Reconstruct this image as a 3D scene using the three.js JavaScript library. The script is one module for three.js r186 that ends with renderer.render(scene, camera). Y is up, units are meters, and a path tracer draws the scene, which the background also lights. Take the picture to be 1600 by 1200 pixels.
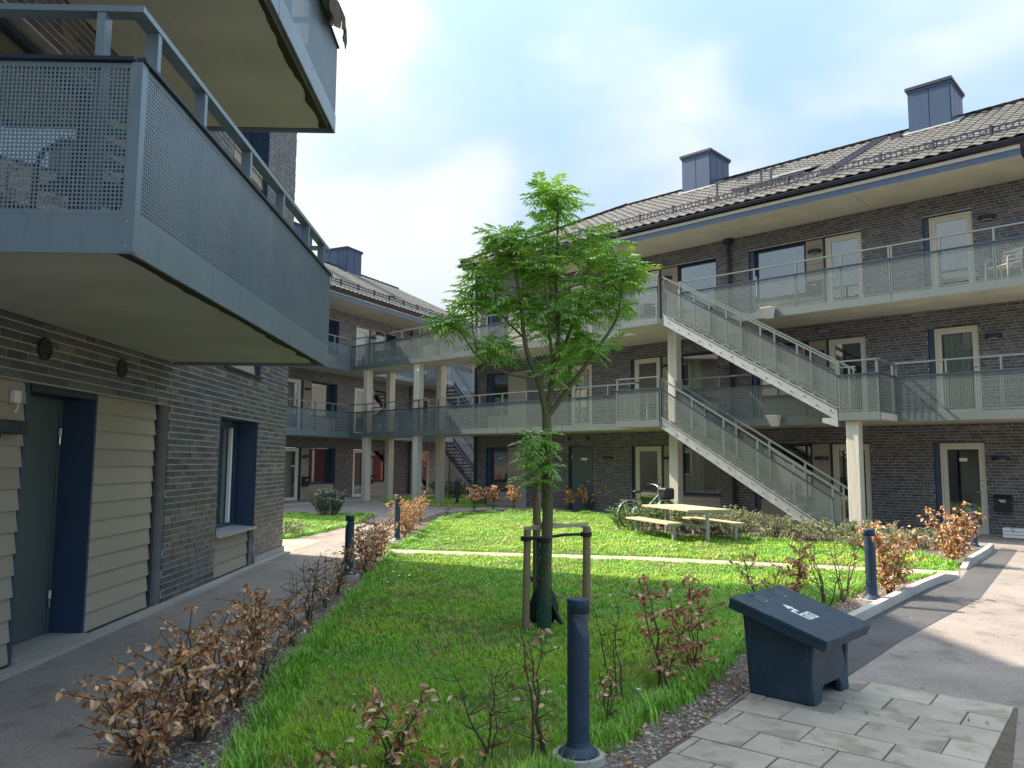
import * as THREE from 'three';
import { mergeGeometries } from 'three/addons/utils/BufferGeometryUtils.js';
import { RoundedBoxGeometry } from 'three/addons/geometries/RoundedBoxGeometry.js';

// ---------------------------------------------------------------- camera, sky, sun, exposure
const scene = new THREE.Scene();
const camera = new THREE.PerspectiveCamera(53.06, 4 / 3, 0.1, 2000);
camera.position.set(0, 1.64, 0);
camera.rotation.set(THREE.MathUtils.degToRad(5.8), 0, THREE.MathUtils.degToRad(0.37), 'YXZ');
const SUN = new THREE.Vector3(-0.89, 0, -0.45).normalize().multiplyScalar(Math.cos(0.78)).setY(Math.sin(0.78));
const EXPOSURE = 3.65;

let seed = 7;
const rnd = () => { seed = (seed + 0x6D2B79F5) | 0; let t = Math.imul(seed ^ (seed >>> 15), 1 | seed); t = (t + Math.imul(t ^ (t >>> 7), 61 | t)) ^ t; return ((t ^ (t >>> 14)) >>> 0) / 4294967296; };
const rr = (a, b) => a + (b - a) * rnd();
const pick = (a) => a[Math.floor(rnd() * a.length)];
const lerp = THREE.MathUtils.lerp, sstep = THREE.MathUtils.smoothstep, clamp = THREE.MathUtils.clamp;
const hash2 = (x, y, s) => { let h = Math.imul(x, 374761393) + Math.imul(y, 668265263) + Math.imul(s, 974634777); h = Math.imul(h ^ (h >>> 13), 1274126177); return ((h ^ (h >>> 16)) >>> 0) / 4294967296; };
function vnoise(x, y, per, s) {                      // value noise that repeats after per cells
  const ix = Math.floor(x), iy = Math.floor(y), fx = x - ix, fy = y - iy, u = fx * fx * (3 - 2 * fx), v = fy * fy * (3 - 2 * fy);
  const h = (a, b) => hash2(((a % per) + per) % per, ((b % per) + per) % per, s);
  return lerp(lerp(h(ix, iy), h(ix + 1, iy), u), lerp(h(ix, iy + 1), h(ix + 1, iy + 1), u), v);
}
function fbm(x, y, per, s, oct = 4) { let a = 0.5, t = 0, n = 0; for (let i = 0; i < oct; i++) { t += a * vnoise(x, y, per, s + i); n += a; a *= 0.5; x *= 2; y *= 2; per *= 2; } return t / n; }
{
  const W = 1024, H = 512, data = new Float32Array(W * H * 4);
  for (let j = 0; j < H; j++) for (let i = 0; i < W; i++) {
    const el = ((j + 0.5) / H - 0.5) * Math.PI, az = ((i + 0.5) / W - 0.5) * 2 * Math.PI;
    const y = Math.sin(el), x = Math.cos(az) * Math.cos(el), z = Math.sin(az) * Math.cos(el), o = (j * W + i) * 4;
    let c;
    if (y < 0) c = [0.2, 0.2, 0.19];
    else {
      const k = 1 / (y + 0.22), px = x * k * 1.15 + 20.3, pz = z * k * 1.15 + 7.1;
      const wx = fbm(px * 0.7 + 9, pz * 0.7, 64, 21, 3) * 1.6, f = fbm(px * 1.5 + wx, pz * 1.9 + wx, 128, 3, 7), g = fbm(px * 0.45, pz * 0.45, 64, 51, 3);
      const front = sstep(-z, -0.5, 0.25), cloud = sstep(f * 0.85 + g * 0.4 - 0.16 * (1 - front), 0.42, 0.66), thin = sstep(y, 0.0, 0.5);
      const blue = [lerp(0.6, 0.33, thin), lerp(0.76, 0.56, thin), lerp(0.9, 0.86, thin)], white = 0.62 + 0.42 * f;
      const s = Math.max(0, x * SUN.x + y * SUN.y + z * SUN.z), glow = 1.2 * Math.pow(s, 10) + 0.05 * s * s;
      c = [0, 1, 2].map((q) => lerp(blue[q], white * [0.94, 1, 1.05][q], lerp(lerp(0.08, 0.2, front), 0.9, cloud)) * 0.33 * (1 + 1.6 * y) / 1.56 + glow);
    }
    data[o] = c[0]; data[o + 1] = c[1]; data[o + 2] = c[2]; data[o + 3] = 1;
  }
  const t = new THREE.DataTexture(data, W, H, THREE.RGBAFormat, THREE.FloatType);
  t.mapping = THREE.EquirectangularReflectionMapping; t.magFilter = t.minFilter = THREE.LinearFilter; t.needsUpdate = true;
  scene.background = t; scene.environment = t;
}
const sun = new THREE.DirectionalLight(0xfff0da, 3.0);
sun.position.copy(SUN).multiplyScalar(80); sun.target.position.set(0, 0, -14); sun.position.z -= 14;
sun.castShadow = true; sun.shadow.radius = 1.6; sun.shadow.mapSize.set(4096, 4096);
Object.assign(sun.shadow.camera, { left: -45, right: 45, top: 45, bottom: -45, near: 1, far: 200 });
sun.name = 'sun'; scene.add(sun, sun.target);

// ---------------------------------------------------------------- helpers
const names = {};
const numbered = (n) => { const k = names[n] = (names[n] ?? -1) + 1; return k ? n + '_' + String(k).padStart(3, '0') : n; };
function tag(o, label, category, group, kind) { if (label) o.userData.label = label; if (category) o.userData.category = category; if (group) o.userData.group = group; if (kind) o.userData.kind = kind; return o; }
function thing(name, label, category, pos = [0, 0, 0], turn = 0, group) {
  const o = new THREE.Group(); o.name = numbered(name); scene.add(o); o.position.set(...pos); o.rotation.y = turn;
  return tag(o, label, category, group);
}
function grp(name, parent) { const o = new THREE.Group(); o.name = name; parent.add(o); return o; }
function put(name, geo, mat, parent = scene) {
  const m = new THREE.Mesh(geo, mat); m.name = parent === scene ? numbered(name) : name; m.castShadow = m.receiveShadow = true; parent.add(m); return m;
}
function copies(name, geo, mat, mats, parent, colors) {                 // uncountable pieces as one object
  const m = new THREE.InstancedMesh(geo, mat, mats.length); m.name = parent === scene ? numbered(name) : name; m.castShadow = m.receiveShadow = true;
  mats.forEach((x, i) => { m.setMatrixAt(i, x); if (colors) m.setColorAt(i, colors[i]); });
  m.userData.kind = 'stuff'; parent.add(m); return m;
}
class MB {
  constructor() { this.p = []; this.n = []; this.u = []; }
  tri(a, b, c, ua, ub, uc) {
    const e = [b[0] - a[0], b[1] - a[1], b[2] - a[2]], f = [c[0] - a[0], c[1] - a[1], c[2] - a[2]];
    let n = [e[1] * f[2] - e[2] * f[1], e[2] * f[0] - e[0] * f[2], e[0] * f[1] - e[1] * f[0]]; const l = Math.hypot(...n) || 1; n = n.map((v) => v / l);
    this.p.push(...a, ...b, ...c); this.n.push(...n, ...n, ...n); this.u.push(...ua, ...ub, ...uc);
  }
  quad(a, b, c, d) {
    const w = Math.hypot(b[0] - a[0], b[1] - a[1], b[2] - a[2]), h = Math.hypot(d[0] - a[0], d[1] - a[1], d[2] - a[2]), o = (a[0] + a[1] * 0.7 + a[2]) % 7;
    this.tri(a, b, c, [o, o], [o + w, o], [o + w, o + h]); this.tri(a, c, d, [o, o], [o + w, o + h], [o, o + h]); return this;
  }
  hex(v) { const [a, b, c, d, e, f, g, h] = v; this.quad(a, b, c, d); this.quad(f, e, h, g); this.quad(e, a, d, h); this.quad(b, f, g, c); this.quad(d, c, g, h); this.quad(e, f, b, a); return this; } // abcd front (ccw), efgh back
  box(x0, y0, z0, x1, y1, z1) { return this.hex([[x0, y0, z1], [x1, y0, z1], [x1, y1, z1], [x0, y1, z1], [x0, y0, z0], [x1, y0, z0], [x1, y1, z0], [x0, y1, z0]]); }
  beam(a, b, w, h, up = [0, 1, 0]) {                  // bar from a to b, w across, h along up
    const A = new THREE.Vector3(...a), B = new THREE.Vector3(...b), d = B.clone().sub(A).normalize(), U = new THREE.Vector3(...up);
    const s = d.clone().cross(U).normalize(), t = s.clone().cross(d).normalize(), q = (P, i, j) => P.clone().addScaledVector(s, i * w / 2).addScaledVector(t, j * h / 2).toArray();
    return this.hex([q(A, -1, -1), q(A, 1, -1), q(A, 1, 1), q(A, -1, 1), q(B, -1, -1), q(B, 1, -1), q(B, 1, 1), q(B, -1, 1)]);
  }
  tube(pts, rad, seg = 6, cap = true) {
    const P = pts.map((q) => new THREE.Vector3(...q)), R = (i) => Array.isArray(rad) ? rad[i] : rad, rings = []; let len = 0, s = null;
    for (let i = 0; i < P.length; i++) {
      const d = P[Math.min(i + 1, P.length - 1)].clone().sub(P[Math.max(i - 1, 0)]).normalize(); if (i) len += P[i].distanceTo(P[i - 1]);
      if (!s) s = d.clone().cross(Math.abs(d.y) < 0.9 ? new THREE.Vector3(0, 1, 0) : new THREE.Vector3(1, 0, 0)); else s.addScaledVector(d, -s.dot(d)); s.normalize(); const t = d.clone().cross(s);
      rings.push({ len, v: Array.from({ length: seg + 1 }, (_, k) => { const a = k / seg * Math.PI * 2, n = s.clone().multiplyScalar(Math.cos(a)).addScaledVector(t, Math.sin(a)); return { p: P[i].clone().addScaledVector(n, R(i)).toArray(), n: n.toArray() }; }) });
    }
    const add = (a, ua) => { this.p.push(...a.p); this.n.push(...a.n); this.u.push(...ua); };
    for (let i = 1; i < rings.length; i++) for (let k = 0; k < seg; k++) {
      const c = 6.28 * R(i) / seg, a = rings[i - 1].v[k], b = rings[i - 1].v[k + 1], e = rings[i].v[k + 1], f = rings[i].v[k], l0 = rings[i - 1].len, l1 = rings[i].len;
      add(a, [k * c, l0]); add(b, [k * c + c, l0]); add(e, [k * c + c, l1]); add(a, [k * c, l0]); add(e, [k * c + c, l1]); add(f, [k * c, l1]);
    }
    if (cap) for (const [i, s] of [[0, -1], [rings.length - 1, 1]]) for (let k = 1; k < seg - 1; k++) { const v = rings[i].v; s < 0 ? this.tri(v[0].p, v[k + 1].p, v[k].p, [0, 0], [0, 0], [0, 0]) : this.tri(v[0].p, v[k].p, v[k + 1].p, [0, 0], [0, 0], [0, 0]); }
    return this;
  }
  add(g, m) { g = (g.index ? g.toNonIndexed() : g.clone()); if (m) g.applyMatrix4(m); const a = g.attributes; for (const v of a.position.array) this.p.push(v); for (const v of a.normal.array) this.n.push(v); if (a.uv) for (const v of a.uv.array) this.u.push(v); else for (let i = 0; i < a.position.count * 2; i++) this.u.push(0); return this; }
  geo() { const g = new THREE.BufferGeometry(); g.setAttribute('position', new THREE.Float32BufferAttribute(this.p, 3)); g.setAttribute('normal', new THREE.Float32BufferAttribute(this.n, 3)); g.setAttribute('uv', new THREE.Float32BufferAttribute(this.u, 2)); return g; }
  put(name, mat, parent) { return put(name, this.geo(), mat, parent); }
}
const box = (name, mat, parent, ...c) => new MB().box(...c).put(name, mat, parent);
const M4 = (x, y, z, sx = 1, sy = sx, sz = sx, ry = 0, rx = 0, rz = 0) => new THREE.Matrix4().compose(new THREE.Vector3(x, y, z), new THREE.Quaternion().setFromEuler(new THREE.Euler(rx, ry, rz, 'YXZ')), new THREE.Vector3(sx, sy, sz));
const col = (r, g, b) => new THREE.Color().setRGB(r, g, b);

// ---------------------------------------------------------------- materials
function tex(n, f, repeat = 1, srgb = true) {         // f(x, y in 0..1) -> grey or rgb, linear
  const d = new Uint8Array(n * n * 4);
  for (let j = 0; j < n; j++) for (let i = 0; i < n; i++) { let v = f(i / n, j / n); if (!Array.isArray(v)) v = [v, v, v]; for (let c = 0; c < 3; c++) d[(j * n + i) * 4 + c] = 255 * (srgb ? Math.pow(clamp(v[c], 0, 1), 1 / 2.2) : clamp(v[c], 0, 1)); d[(j * n + i) * 4 + 3] = 255; }
  const t = new THREE.DataTexture(d, n, n); t.wrapS = t.wrapT = THREE.RepeatWrapping; t.magFilter = THREE.LinearFilter; t.minFilter = THREE.LinearMipmapLinearFilter; t.generateMipmaps = true; if (srgb) t.colorSpace = THREE.SRGBColorSpace; t.repeat.set(repeat, repeat); t.needsUpdate = true; return t;
}
function std(c, o = {}) { const m = new THREE.MeshStandardMaterial({ roughness: 0.8, side: THREE.DoubleSide, ...o }); m.color.setRGB(...c); return m; }
function phys(c, o = {}) { const m = new THREE.MeshPhysicalMaterial({ roughness: 0.8, side: THREE.DoubleSide, ...o }); m.color.setRGB(...c); return m; }
const tConc = tex(512, (x, y) => { const f = fbm(x * 4, y * 4, 4, 1, 6), s = fbm(x * 3, y * 18, 3, 8, 4), g = hash2(x * 512 | 0, y * 512 | 0, 5); const st = sstep(s, 0.62, 0.72) * 0.22; const v = 0.72 + 0.3 * f + 0.05 * g - st; return [v, v * (1 - st * 0.1), v * (0.98 - st * 0.25)]; }, 0.45);
const bConc = tex(256, (x, y) => fbm(x * 16, y * 16, 16, 4, 4), 0.8, false);
const tAsph = tex(1024, (x, y) => { const f = fbm(x * 5, y * 5, 5, 11, 5), g = hash2(x * 1024 | 0, y * 1024 | 0, 7), p = hash2(x * 340 | 0, y * 340 | 0, 9), st = fbm(x * 9, y * 9, 9, 31, 4); let v = 0.5 + 0.34 * f + 0.2 * (g - 0.5) + (p > 0.9 ? 0.26 : 0) - (p < 0.08 ? 0.26 : 0) - sstep(st, 0.6, 0.75) * 0.14; return [v, v * 0.985, v * 0.97]; }, 0.5);
const bAsph = tex(512, (x, y) => 0.6 * hash2(x * 256 | 0, y * 256 | 0, 3) + 0.4 * fbm(x * 64, y * 64, 64, 2, 3), 0.8, false);
const tSoil = tex(512, (x, y) => { const f = fbm(x * 12, y * 12, 12, 2, 5), g = hash2(x * 300 | 0, y * 300 | 0, 8); const v = 0.35 + 0.5 * f + 0.35 * (g - 0.5); return [v, v * 0.93, v * 0.85]; }, 0.8);
const tTurf = tex(512, (x, y) => { const f = fbm(x * 6, y * 6, 6, 2, 6), g = hash2(x * 256 | 0, y * 256 | 0, 8); const v = 0.5 + 0.45 * f + 0.25 * (g - 0.5); return [v * (0.8 + 0.4 * f), v, v * 0.7]; }, 0.4);
const tBrick = tex(128, (x, y) => { const f = fbm(x * 4, y * 4, 4, 2, 4), g = hash2(x * 128 | 0, y * 128 | 0, 8); return 0.62 + 0.34 * f + 0.2 * (g - 0.5); });
const tMort = tex(256, (x, y) => 0.7 + 0.25 * fbm(x * 8, y * 8, 8, 6, 4) + 0.1 * (hash2(x * 256 | 0, y * 256 | 0, 4) - 0.5), 1.5);
const tPaint = tex(512, (x, y) => { const f = fbm(x * 3, y * 3, 3, 2, 5), s = fbm(x * 60, y * 2, 60, 12, 2); return 0.86 + 0.12 * f + 0.05 * (s - 0.5); }, 0.5);
const tGalv = tex(512, (x, y) => { const f = vnoise(x * 40, y * 40, 40, 3), g = fbm(x * 6, y * 6, 6, 9, 4), s = fbm(x * 20, y * 3, 20, 14, 3); return 0.82 + 0.06 * f + 0.12 * g - 0.07 * sstep(s, 0.6, 0.7); }, 1);
const rGalv = tex(256, (x, y) => { const f = vnoise(x * 40, y * 40, 40, 3); return [0, 0.38 + 0.3 * f, 0]; }, 1, false);
const tWood = tex(512, (x, y) => { const w = fbm(x * 2, y * 40, 2, 3, 4), k = fbm(x * 4 + w, y * 120, 4, 7, 2); return [0.75 + 0.25 * w, 0.68 + 0.28 * w - 0.08 * k, 0.55 + 0.3 * w - 0.1 * k]; }, 1);
const tBark = tex(256, (x, y) => { const f = fbm(x * 6, y * 24, 6, 3, 5), l = fbm(x * 30, y * 30, 30, 5, 2); return [0.55 + 0.4 * f, 0.55 + 0.38 * f + 0.05 * l, 0.45 + 0.35 * f]; }, 4);
const tTile = tex(256, (x, y) => { const f = fbm(x * 5, y * 5, 5, 2, 5), g = hash2(x * 256 | 0, y * 256 | 0, 8), l = sstep(fbm(x * 9, y * 9, 9, 77, 4), 0.6, 0.72); const v = 0.68 + 0.3 * f + 0.15 * (g - 0.5); return [v + 0.08 * l, v + 0.08 * l, v * 0.95]; });
const tSteel = tex(512, (x, y) => { const f = fbm(x * 4, y * 4, 4, 41, 5), s = fbm(x * 26, y * 2, 26, 12, 3); return 0.86 + 0.12 * f - 0.1 * sstep(s, 0.62, 0.75); }, 0.7);
const tSlab = tex(512, (x, y) => { const f = fbm(x * 4, y * 4, 4, 61, 6), g = hash2(x * 512 | 0, y * 512 | 0, 5), p = hash2(x * 200 | 0, y * 200 | 0, 6), d = sstep(fbm(x * 5, y * 5, 5, 88, 5), 0.52, 0.7), l = sstep(fbm(x * 14, y * 14, 14, 95, 3), 0.66, 0.74); const v = 0.6 + 0.36 * f + 0.14 * (g - 0.5) - 0.24 * d + (p > 0.97 ? 0.1 : p < 0.03 ? -0.14 : 0) + 0.08 * l; return [v, v * (0.985 - 0.02 * d), v * (0.96 - 0.06 * d)]; }, 0.9);
const scratch = (x, y) => { let v = 0; for (let k = 0; k < 40; k++) { const cx = hash2(k, 1, 5), cy = hash2(k, 2, 5), a = hash2(k, 3, 5) * 3.14, l = 0.02 + 0.06 * hash2(k, 4, 5), dx = x - cx, dy = y - cy, u = dx * Math.cos(a) + dy * Math.sin(a), w = Math.abs(-dx * Math.sin(a) + dy * Math.cos(a)); if (Math.abs(u) < l && w < 0.0016) v = 1; } return v; };
const tScuff = tex(512, (x, y) => { const f = fbm(x * 4, y * 4, 4, 41, 5), d = sstep(fbm(x * 11, y * 11, 11, 17, 4), 0.6, 0.76), s = scratch(x, y); const v = 0.62 + 0.12 * f + 0.2 * d + 0.25 * s; return [v, v, v * 0.98]; }, 1.1), rScuff = tex(256, (x, y) => [0, 0.36 + 0.3 * fbm(x * 8, y * 8, 8, 23, 5), 0], 1.1, false);
const M = {
  concrete: std([0.52, 0.505, 0.445], { map: tConc, bumpMap: bConc, bumpScale: 0.004, roughness: 0.9 }),
  column: std([0.58, 0.555, 0.48], { map: tConc, bumpMap: bConc, bumpScale: 0.004, roughness: 0.85 }),
  plinth: std([0.4, 0.39, 0.36], { map: tConc, bumpMap: bConc, bumpScale: 0.004, roughness: 0.9 }),
  moss: std([0.05, 0.05, 0.022], { map: tSoil, roughness: 1 }),
  asphalt: std([0.38, 0.335, 0.3], { map: tAsph, bumpMap: bAsph, bumpScale: 0.006, roughness: 0.92 }),
  patch: std([0.125, 0.125, 0.13], { map: tAsph, bumpMap: bAsph, bumpScale: 0.008, roughness: 0.9 }),
  gravelPath: std([0.62, 0.53, 0.4], { map: tAsph, bumpMap: bAsph, bumpScale: 0.006, roughness: 0.95 }),
  soil: std([0.26, 0.225, 0.19], { map: tSoil, bumpMap: bAsph, bumpScale: 0.02, roughness: 1 }),
  turf: std([0.1, 0.2, 0.02], { map: tTurf, bumpMap: bAsph, bumpScale: 0.02, roughness: 1 }),
  mortar: std([0.43, 0.42, 0.405], { map: tMort, bumpMap: bConc, bumpScale: 0.003, roughness: 0.95 }),
  brick: std([1, 1, 1], { map: tBrick, bumpMap: tBrick, bumpScale: 0.002, roughness: 0.4 }),
  siding: std([0.36, 0.32, 0.25], { map: tPaint, roughness: 0.6 }),
  steelBlue: std([0.045, 0.078, 0.14], { map: tSteel, roughness: 0.42, metalness: 0.25 }),
  steelDark: std([0.014, 0.022, 0.045], { map: tSteel, roughness: 0.5, metalness: 0 }),
  gallery: std([0.165, 0.2, 0.19], { map: tSteel, roughness: 0.42, metalness: 0.35 }),
  balcony: std([0.21, 0.28, 0.32], { map: tSteel, roughness: 0.38, metalness: 0.35 }),
  galv: std([0.38, 0.4, 0.4], { map: tGalv, roughnessMap: rGalv, roughness: 1, metalness: 0.55 }),
  doorSteel: std([0.085, 0.115, 0.115], { map: tPaint, roughness: 0.45 }),
  doorWood: std([0.6, 0.57, 0.47], { map: tPaint, roughness: 0.5 }),
  white: std([0.75, 0.75, 0.72], { map: tPaint, roughness: 0.5 }),
  chrome: std([0.6, 0.6, 0.6], { roughness: 0.25, metalness: 1 }),
  black: std([0.016, 0.017, 0.02], { roughness: 0.5 }),
  rubber: std([0.02, 0.02, 0.022], { roughness: 0.75 }),
  glass: phys([0.86, 0.9, 0.88], { transmission: 1, thickness: 0, roughness: 0.0, ior: 2.3 }),
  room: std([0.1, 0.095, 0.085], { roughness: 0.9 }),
  curtain: phys([0.55, 0.55, 0.47], { transmission: 0.3, thickness: 0, roughness: 0.95 }),
  curtainG: phys([0.3, 0.36, 0.24], { transmission: 0.3, thickness: 0, roughness: 0.95 }),
  tile: std([1, 1, 1], { map: tTile, bumpMap: tTile, bumpScale: 0.003, roughness: 0.75 }),
  underlay: std([0.06, 0.057, 0.053], { roughness: 0.95 }),
  ridge: std([0.17, 0.155, 0.14], { map: tTile, roughness: 0.8 }),
  zinc: std([0.42, 0.43, 0.44], { map: tGalv, roughness: 0.5, metalness: 0.5 }),
  wood: std([0.55, 0.47, 0.35], { map: tWood, roughness: 0.7 }),
  stake: std([0.3, 0.24, 0.17], { map: tWood, bumpMap: tWood, bumpScale: 0.006, roughness: 0.9 }),
  bark: std([0.16, 0.15, 0.085], { map: tBark, bumpMap: tBark, bumpScale: 0.006, roughness: 0.9 }),
  twig: std([0.11, 0.085, 0.055], { map: tBark, roughness: 0.9 }),
  navy: std([0.024, 0.054, 0.105], { map: tScuff, roughnessMap: rScuff, roughness: 1 }),
  bin: std([0.026, 0.06, 0.1], { map: tScuff, roughnessMap: rScuff, roughness: 1 }),
  slab: std([0.47, 0.42, 0.35], { map: tSlab, bumpMap: bAsph, bumpScale: 0.003, roughness: 0.9 }),
  kerb: std([0.47, 0.45, 0.42], { map: tConc, bumpMap: bAsph, bumpScale: 0.004, roughness: 0.9 }),
  guard: std([0.015, 0.07, 0.045], { roughness: 0.5 }),
  bag: std([0.006, 0.02, 0.013], { roughness: 0.4 }),
  pale: std([0.55, 0.55, 0.5], { roughness: 0.7 }),
  red: std([0.15, 0.03, 0.025], { map: tPaint, roughness: 0.8 }),
};

// ---------------------------------------------------------------- ground
function sheet(name, pts, y, mat, kind = 'structure', label) {
  const s = new THREE.Shape(pts.map(([x, z]) => new THREE.Vector2(x, -z))), g = new THREE.ShapeGeometry(s); g.rotateX(-Math.PI / 2); g.translate(0, y, 0);
  return tag(put(name, g, mat), label, null, null, kind);
}
const lawnL = [[-1.3, -3.5], [-1.44, -4.4], [-1.59, -5.4], [-1.69, -6.4], [-1.87, -9.7], [-2, -12.7], [-2.14, -13.95]];
const lawnR = [[6.3, -11.6], [4.6, -10.4], [3.54, -9.03], [2.09, -7.14], [1.31, -5.76], [0.82, -5.06], [0.45, -4.52], [-0.1, -3.8], [-0.5, -3.5]];
const pathNear = [[0.02, -13.54], [2.17, -13.13], [4.08, -12.44]], pathFar = [[-2.26, -14.6], [0.02, -14.12], [2.28, -13.7], [4.25, -13.0], [6.8, -12.15]];
const nearLawn = [...lawnL, ...pathNear, ...lawnR];
const farLawn = [...pathFar, [7.2, -12.9], [7.3, -14.2], [6.9, -15.4], [4.7, -17.0], [2.95, -17.6], [2.95, -19.2], [3.2, -24.2], [1.09, -25.6], [-1.19, -24.5], [-1.95, -21.7], [-2.05, -15.6]];
const leftLawn = [[-9, -16.6], [-4.75, -16.4], [-4.45, -17.5], [-4.1, -20.5], [-4.15, -23.2], [-4.5, -23.75], [-6.9, -23.5], [-9.5, -20.5]];
const galleryLawn = [[-4.6, -29.5], [-1.0, -27.9], [-0.8, -30], [-2.2, -38], [-5, -36], [-5.6, -33]];
tag(put('asphalt_ground', new THREE.CircleGeometry(300, 48).rotateX(-Math.PI / 2), M.asphalt), null, null, null, 'structure');
{ const g = scene.getObjectByName('asphalt_ground').geometry, p = g.attributes.position, u = g.attributes.uv; for (let i = 0; i < p.count; i++) u.setXY(i, p.getX(i), p.getZ(i)); }
sheet('planting_soil', [[-2.0, -3.5], [-2.05, -5.7], [-2.2, -8.5], [-2.42, -11.2], [-2.45, -13.95], ...lawnL.slice().reverse()], 0.006, M.soil);
sheet('planting_soil', [...lawnR.slice().reverse(), [6.5, -11.5], [4.37, -9.3], [3.25, -7.95], [2.0, -6.35], [1.72, -5.78], [0.5, -4.0], [0.1, -3.5]], 0.006, M.soil);
sheet('planting_soil', [[-2.3, -14.65], [-2.6, -16], [-2.65, -21.5], [-2.3, -25.2], [-1.2, -26.4], [1, -26.8], [3.6, -26.5], [5.5, -24], [7, -21.2], [8.9, -17.6], [9.62, -15.55], [7.05, -12.3], ...farLawn.slice(5)], 0.006, M.soil);
const lawns = [sheet('lawn', nearLawn, 0.012, M.turf), sheet('lawn', farLawn, 0.012, M.turf), sheet('lawn', leftLawn, 0.012, M.turf), sheet('lawn', galleryLawn, 0.012, M.turf)];
sheet('gravel_path', [[-2.2, -14.02], ...pathNear, [6.3, -11.6], [6.55, -11.45], [7.0, -12.25], ...pathFar.slice().reverse()], 0.01, M.gravelPath);
sheet('gravel_path', [[-9, -13.97], [-4.06, -13.97], [-3.98, -13.2], [-3.9, -16.1], [-4.7, -16.38], [-9, -16.55]], 0.004, M.gravelPath);
sheet('gravel_path', [[-1.2, -27.0], [1.0, -27.4], [3.7, -27.1], [3.9, -28.0], [1, -28.4], [-1.2, -28]], 0.004, M.gravelPath);
sheet('asphalt_patch', [[1.95, -6.35], [3.3, -7.95], [4.46, -9.28], [5.6, -10.6], [6.55, -11.4], [7.1, -12.2], [8.3, -13.7], [9.8, -15.6], [9.85, -15.2], [5.82, -9.75], [3.7, -7.45], [2.6, -6.14], [2.3, -6.3]], 0.004, M.patch);
sheet('terrace_pavement', [[-6.6, -33.9], [-10.6, -25.5], [-9.9, -25.2], [-5.7, -33.4]], 0.004, M.plinth);
{ // kerb stones along the bed, lowered where the gravel path meets the asphalt
  const k = thing('kerb', 'low pale concrete kerb between planted bed and dark asphalt strip', 'kerb');
  const line = [[2.02, -6.3], [2.75, -7.2], [3.45, -8.05], [4.12, -8.85], [4.8, -9.66], [5.48, -10.45], [6.15, -11.18], [6.55, -11.55], [7.1, -12.3], [7.6, -13.0], [8.2, -13.75], [8.8, -14.5], [9.5, -15.45]];
  for (let i = 0; i < line.length - 1; i++) {
    const [a, b] = [line[i], line[i + 1]], h = (j) => (j === 7 || j === 8 ? 0.03 : 0.1), l = Math.hypot(b[0] - a[0], b[1] - a[1]), g = 0.006 / l, q = (t) => [lerp(a[0], b[0], t), lerp(a[1], b[1], t)];
    if (i === 7) continue;
    const n = [-(b[1] - a[1]) / l * 0.06, (b[0] - a[0]) / l * 0.06], p = q(g), r = q(1 - g), h0 = h(i), h1 = h(i + 1);
    new MB().hex([[p[0] + n[0], -0.05, p[1] + n[1]], [r[0] + n[0], -0.05, r[1] + n[1]], [r[0] + n[0] * 0.7, h1, r[1] + n[1] * 0.7], [p[0] + n[0] * 0.7, h0, p[1] + n[1] * 0.7], [p[0] - n[0], -0.05, p[1] - n[1]], [r[0] - n[0], -0.05, r[1] - n[1]], [r[0] - n[0] * 0.8, h1, r[1] - n[1] * 0.8], [p[0] - n[0] * 0.8, h0, p[1] - n[1] * 0.8]]).put('kerb_stone', M.kerb, k);
  }
}
{ // paving slabs in half bond
  const pv = tag(new THREE.Group(), null, null, null, 'structure'); pv.name = 'pavement'; scene.add(pv);
  sheet('joint_sand', [[3.44, -5.4], [2.57, -6.12], [1.74, -5.75], [0.45, -3.95], [0.4, -3.3], [2.0, -3.3]], 0.004, M.soil).userData.kind = 'structure';
  const e = [-0.78, -0.626], f = [-0.626, 0.78], L = 0.46, Wd = 0.32, bed = ([x, z]) => (x - 1.74) * 1.75 + (z + 5.75) * 1.24 > 0.02; // right of the bed edge
  const mats = [0.92, 1, 1.06, 0.97].map((k) => { const m = M.slab.clone(); m.color.multiplyScalar(k); return m; });
  for (let j = 0; j < 8; j++) for (let i = 0; i < 9; i++) {
    let a0 = i * L - (j % 2) * L / 2, a1 = a0 + L; a0 = Math.max(a0, 0); if (a1 - a0 < 0.1) continue;
    const P = (a, b) => [3.42 + e[0] * a + f[0] * b, -5.4 + e[1] * a + f[1] * b];
    while (a1 - a0 > 0.05 && !bed(P(a1, (j + 0.5) * Wd))) a1 -= 0.01;
    if (a1 - a0 < 0.055) continue;
    const g = 0.005, b0 = j * Wd + g, b1 = (j + 1) * Wd - g, t = [0, 1, 2, 3].map(() => 0.013 + rr(-0.002, 0.002)), c = [P(a1 - g, b1), P(a0 + g, b1), P(a0 + g, b0), P(a1 - g, b0)], s = 0.003, d = [P(a1 - g - s, b1 - s), P(a0 + g + s, b1 - s), P(a0 + g + s, b0 + s), P(a1 - g - s, b0 + s)];
    const m = new MB(), lo = c.map(([x, z]) => [x, -0.02, z]), md = c.map(([x, z], k) => [x, t[k] - 0.003, z]), up = d.map(([x, z], k) => [x, t[k], z]);
    m.quad(up[0], up[1], up[2], up[3]); for (let k = 0; k < 4; k++) { const n = (k + 1) % 4; m.quad(lo[k], lo[n], md[n], md[k]); m.quad(md[k], md[n], up[n], up[k]); }
    m.put('slab', pick(mats), pv);
  }
}

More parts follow.
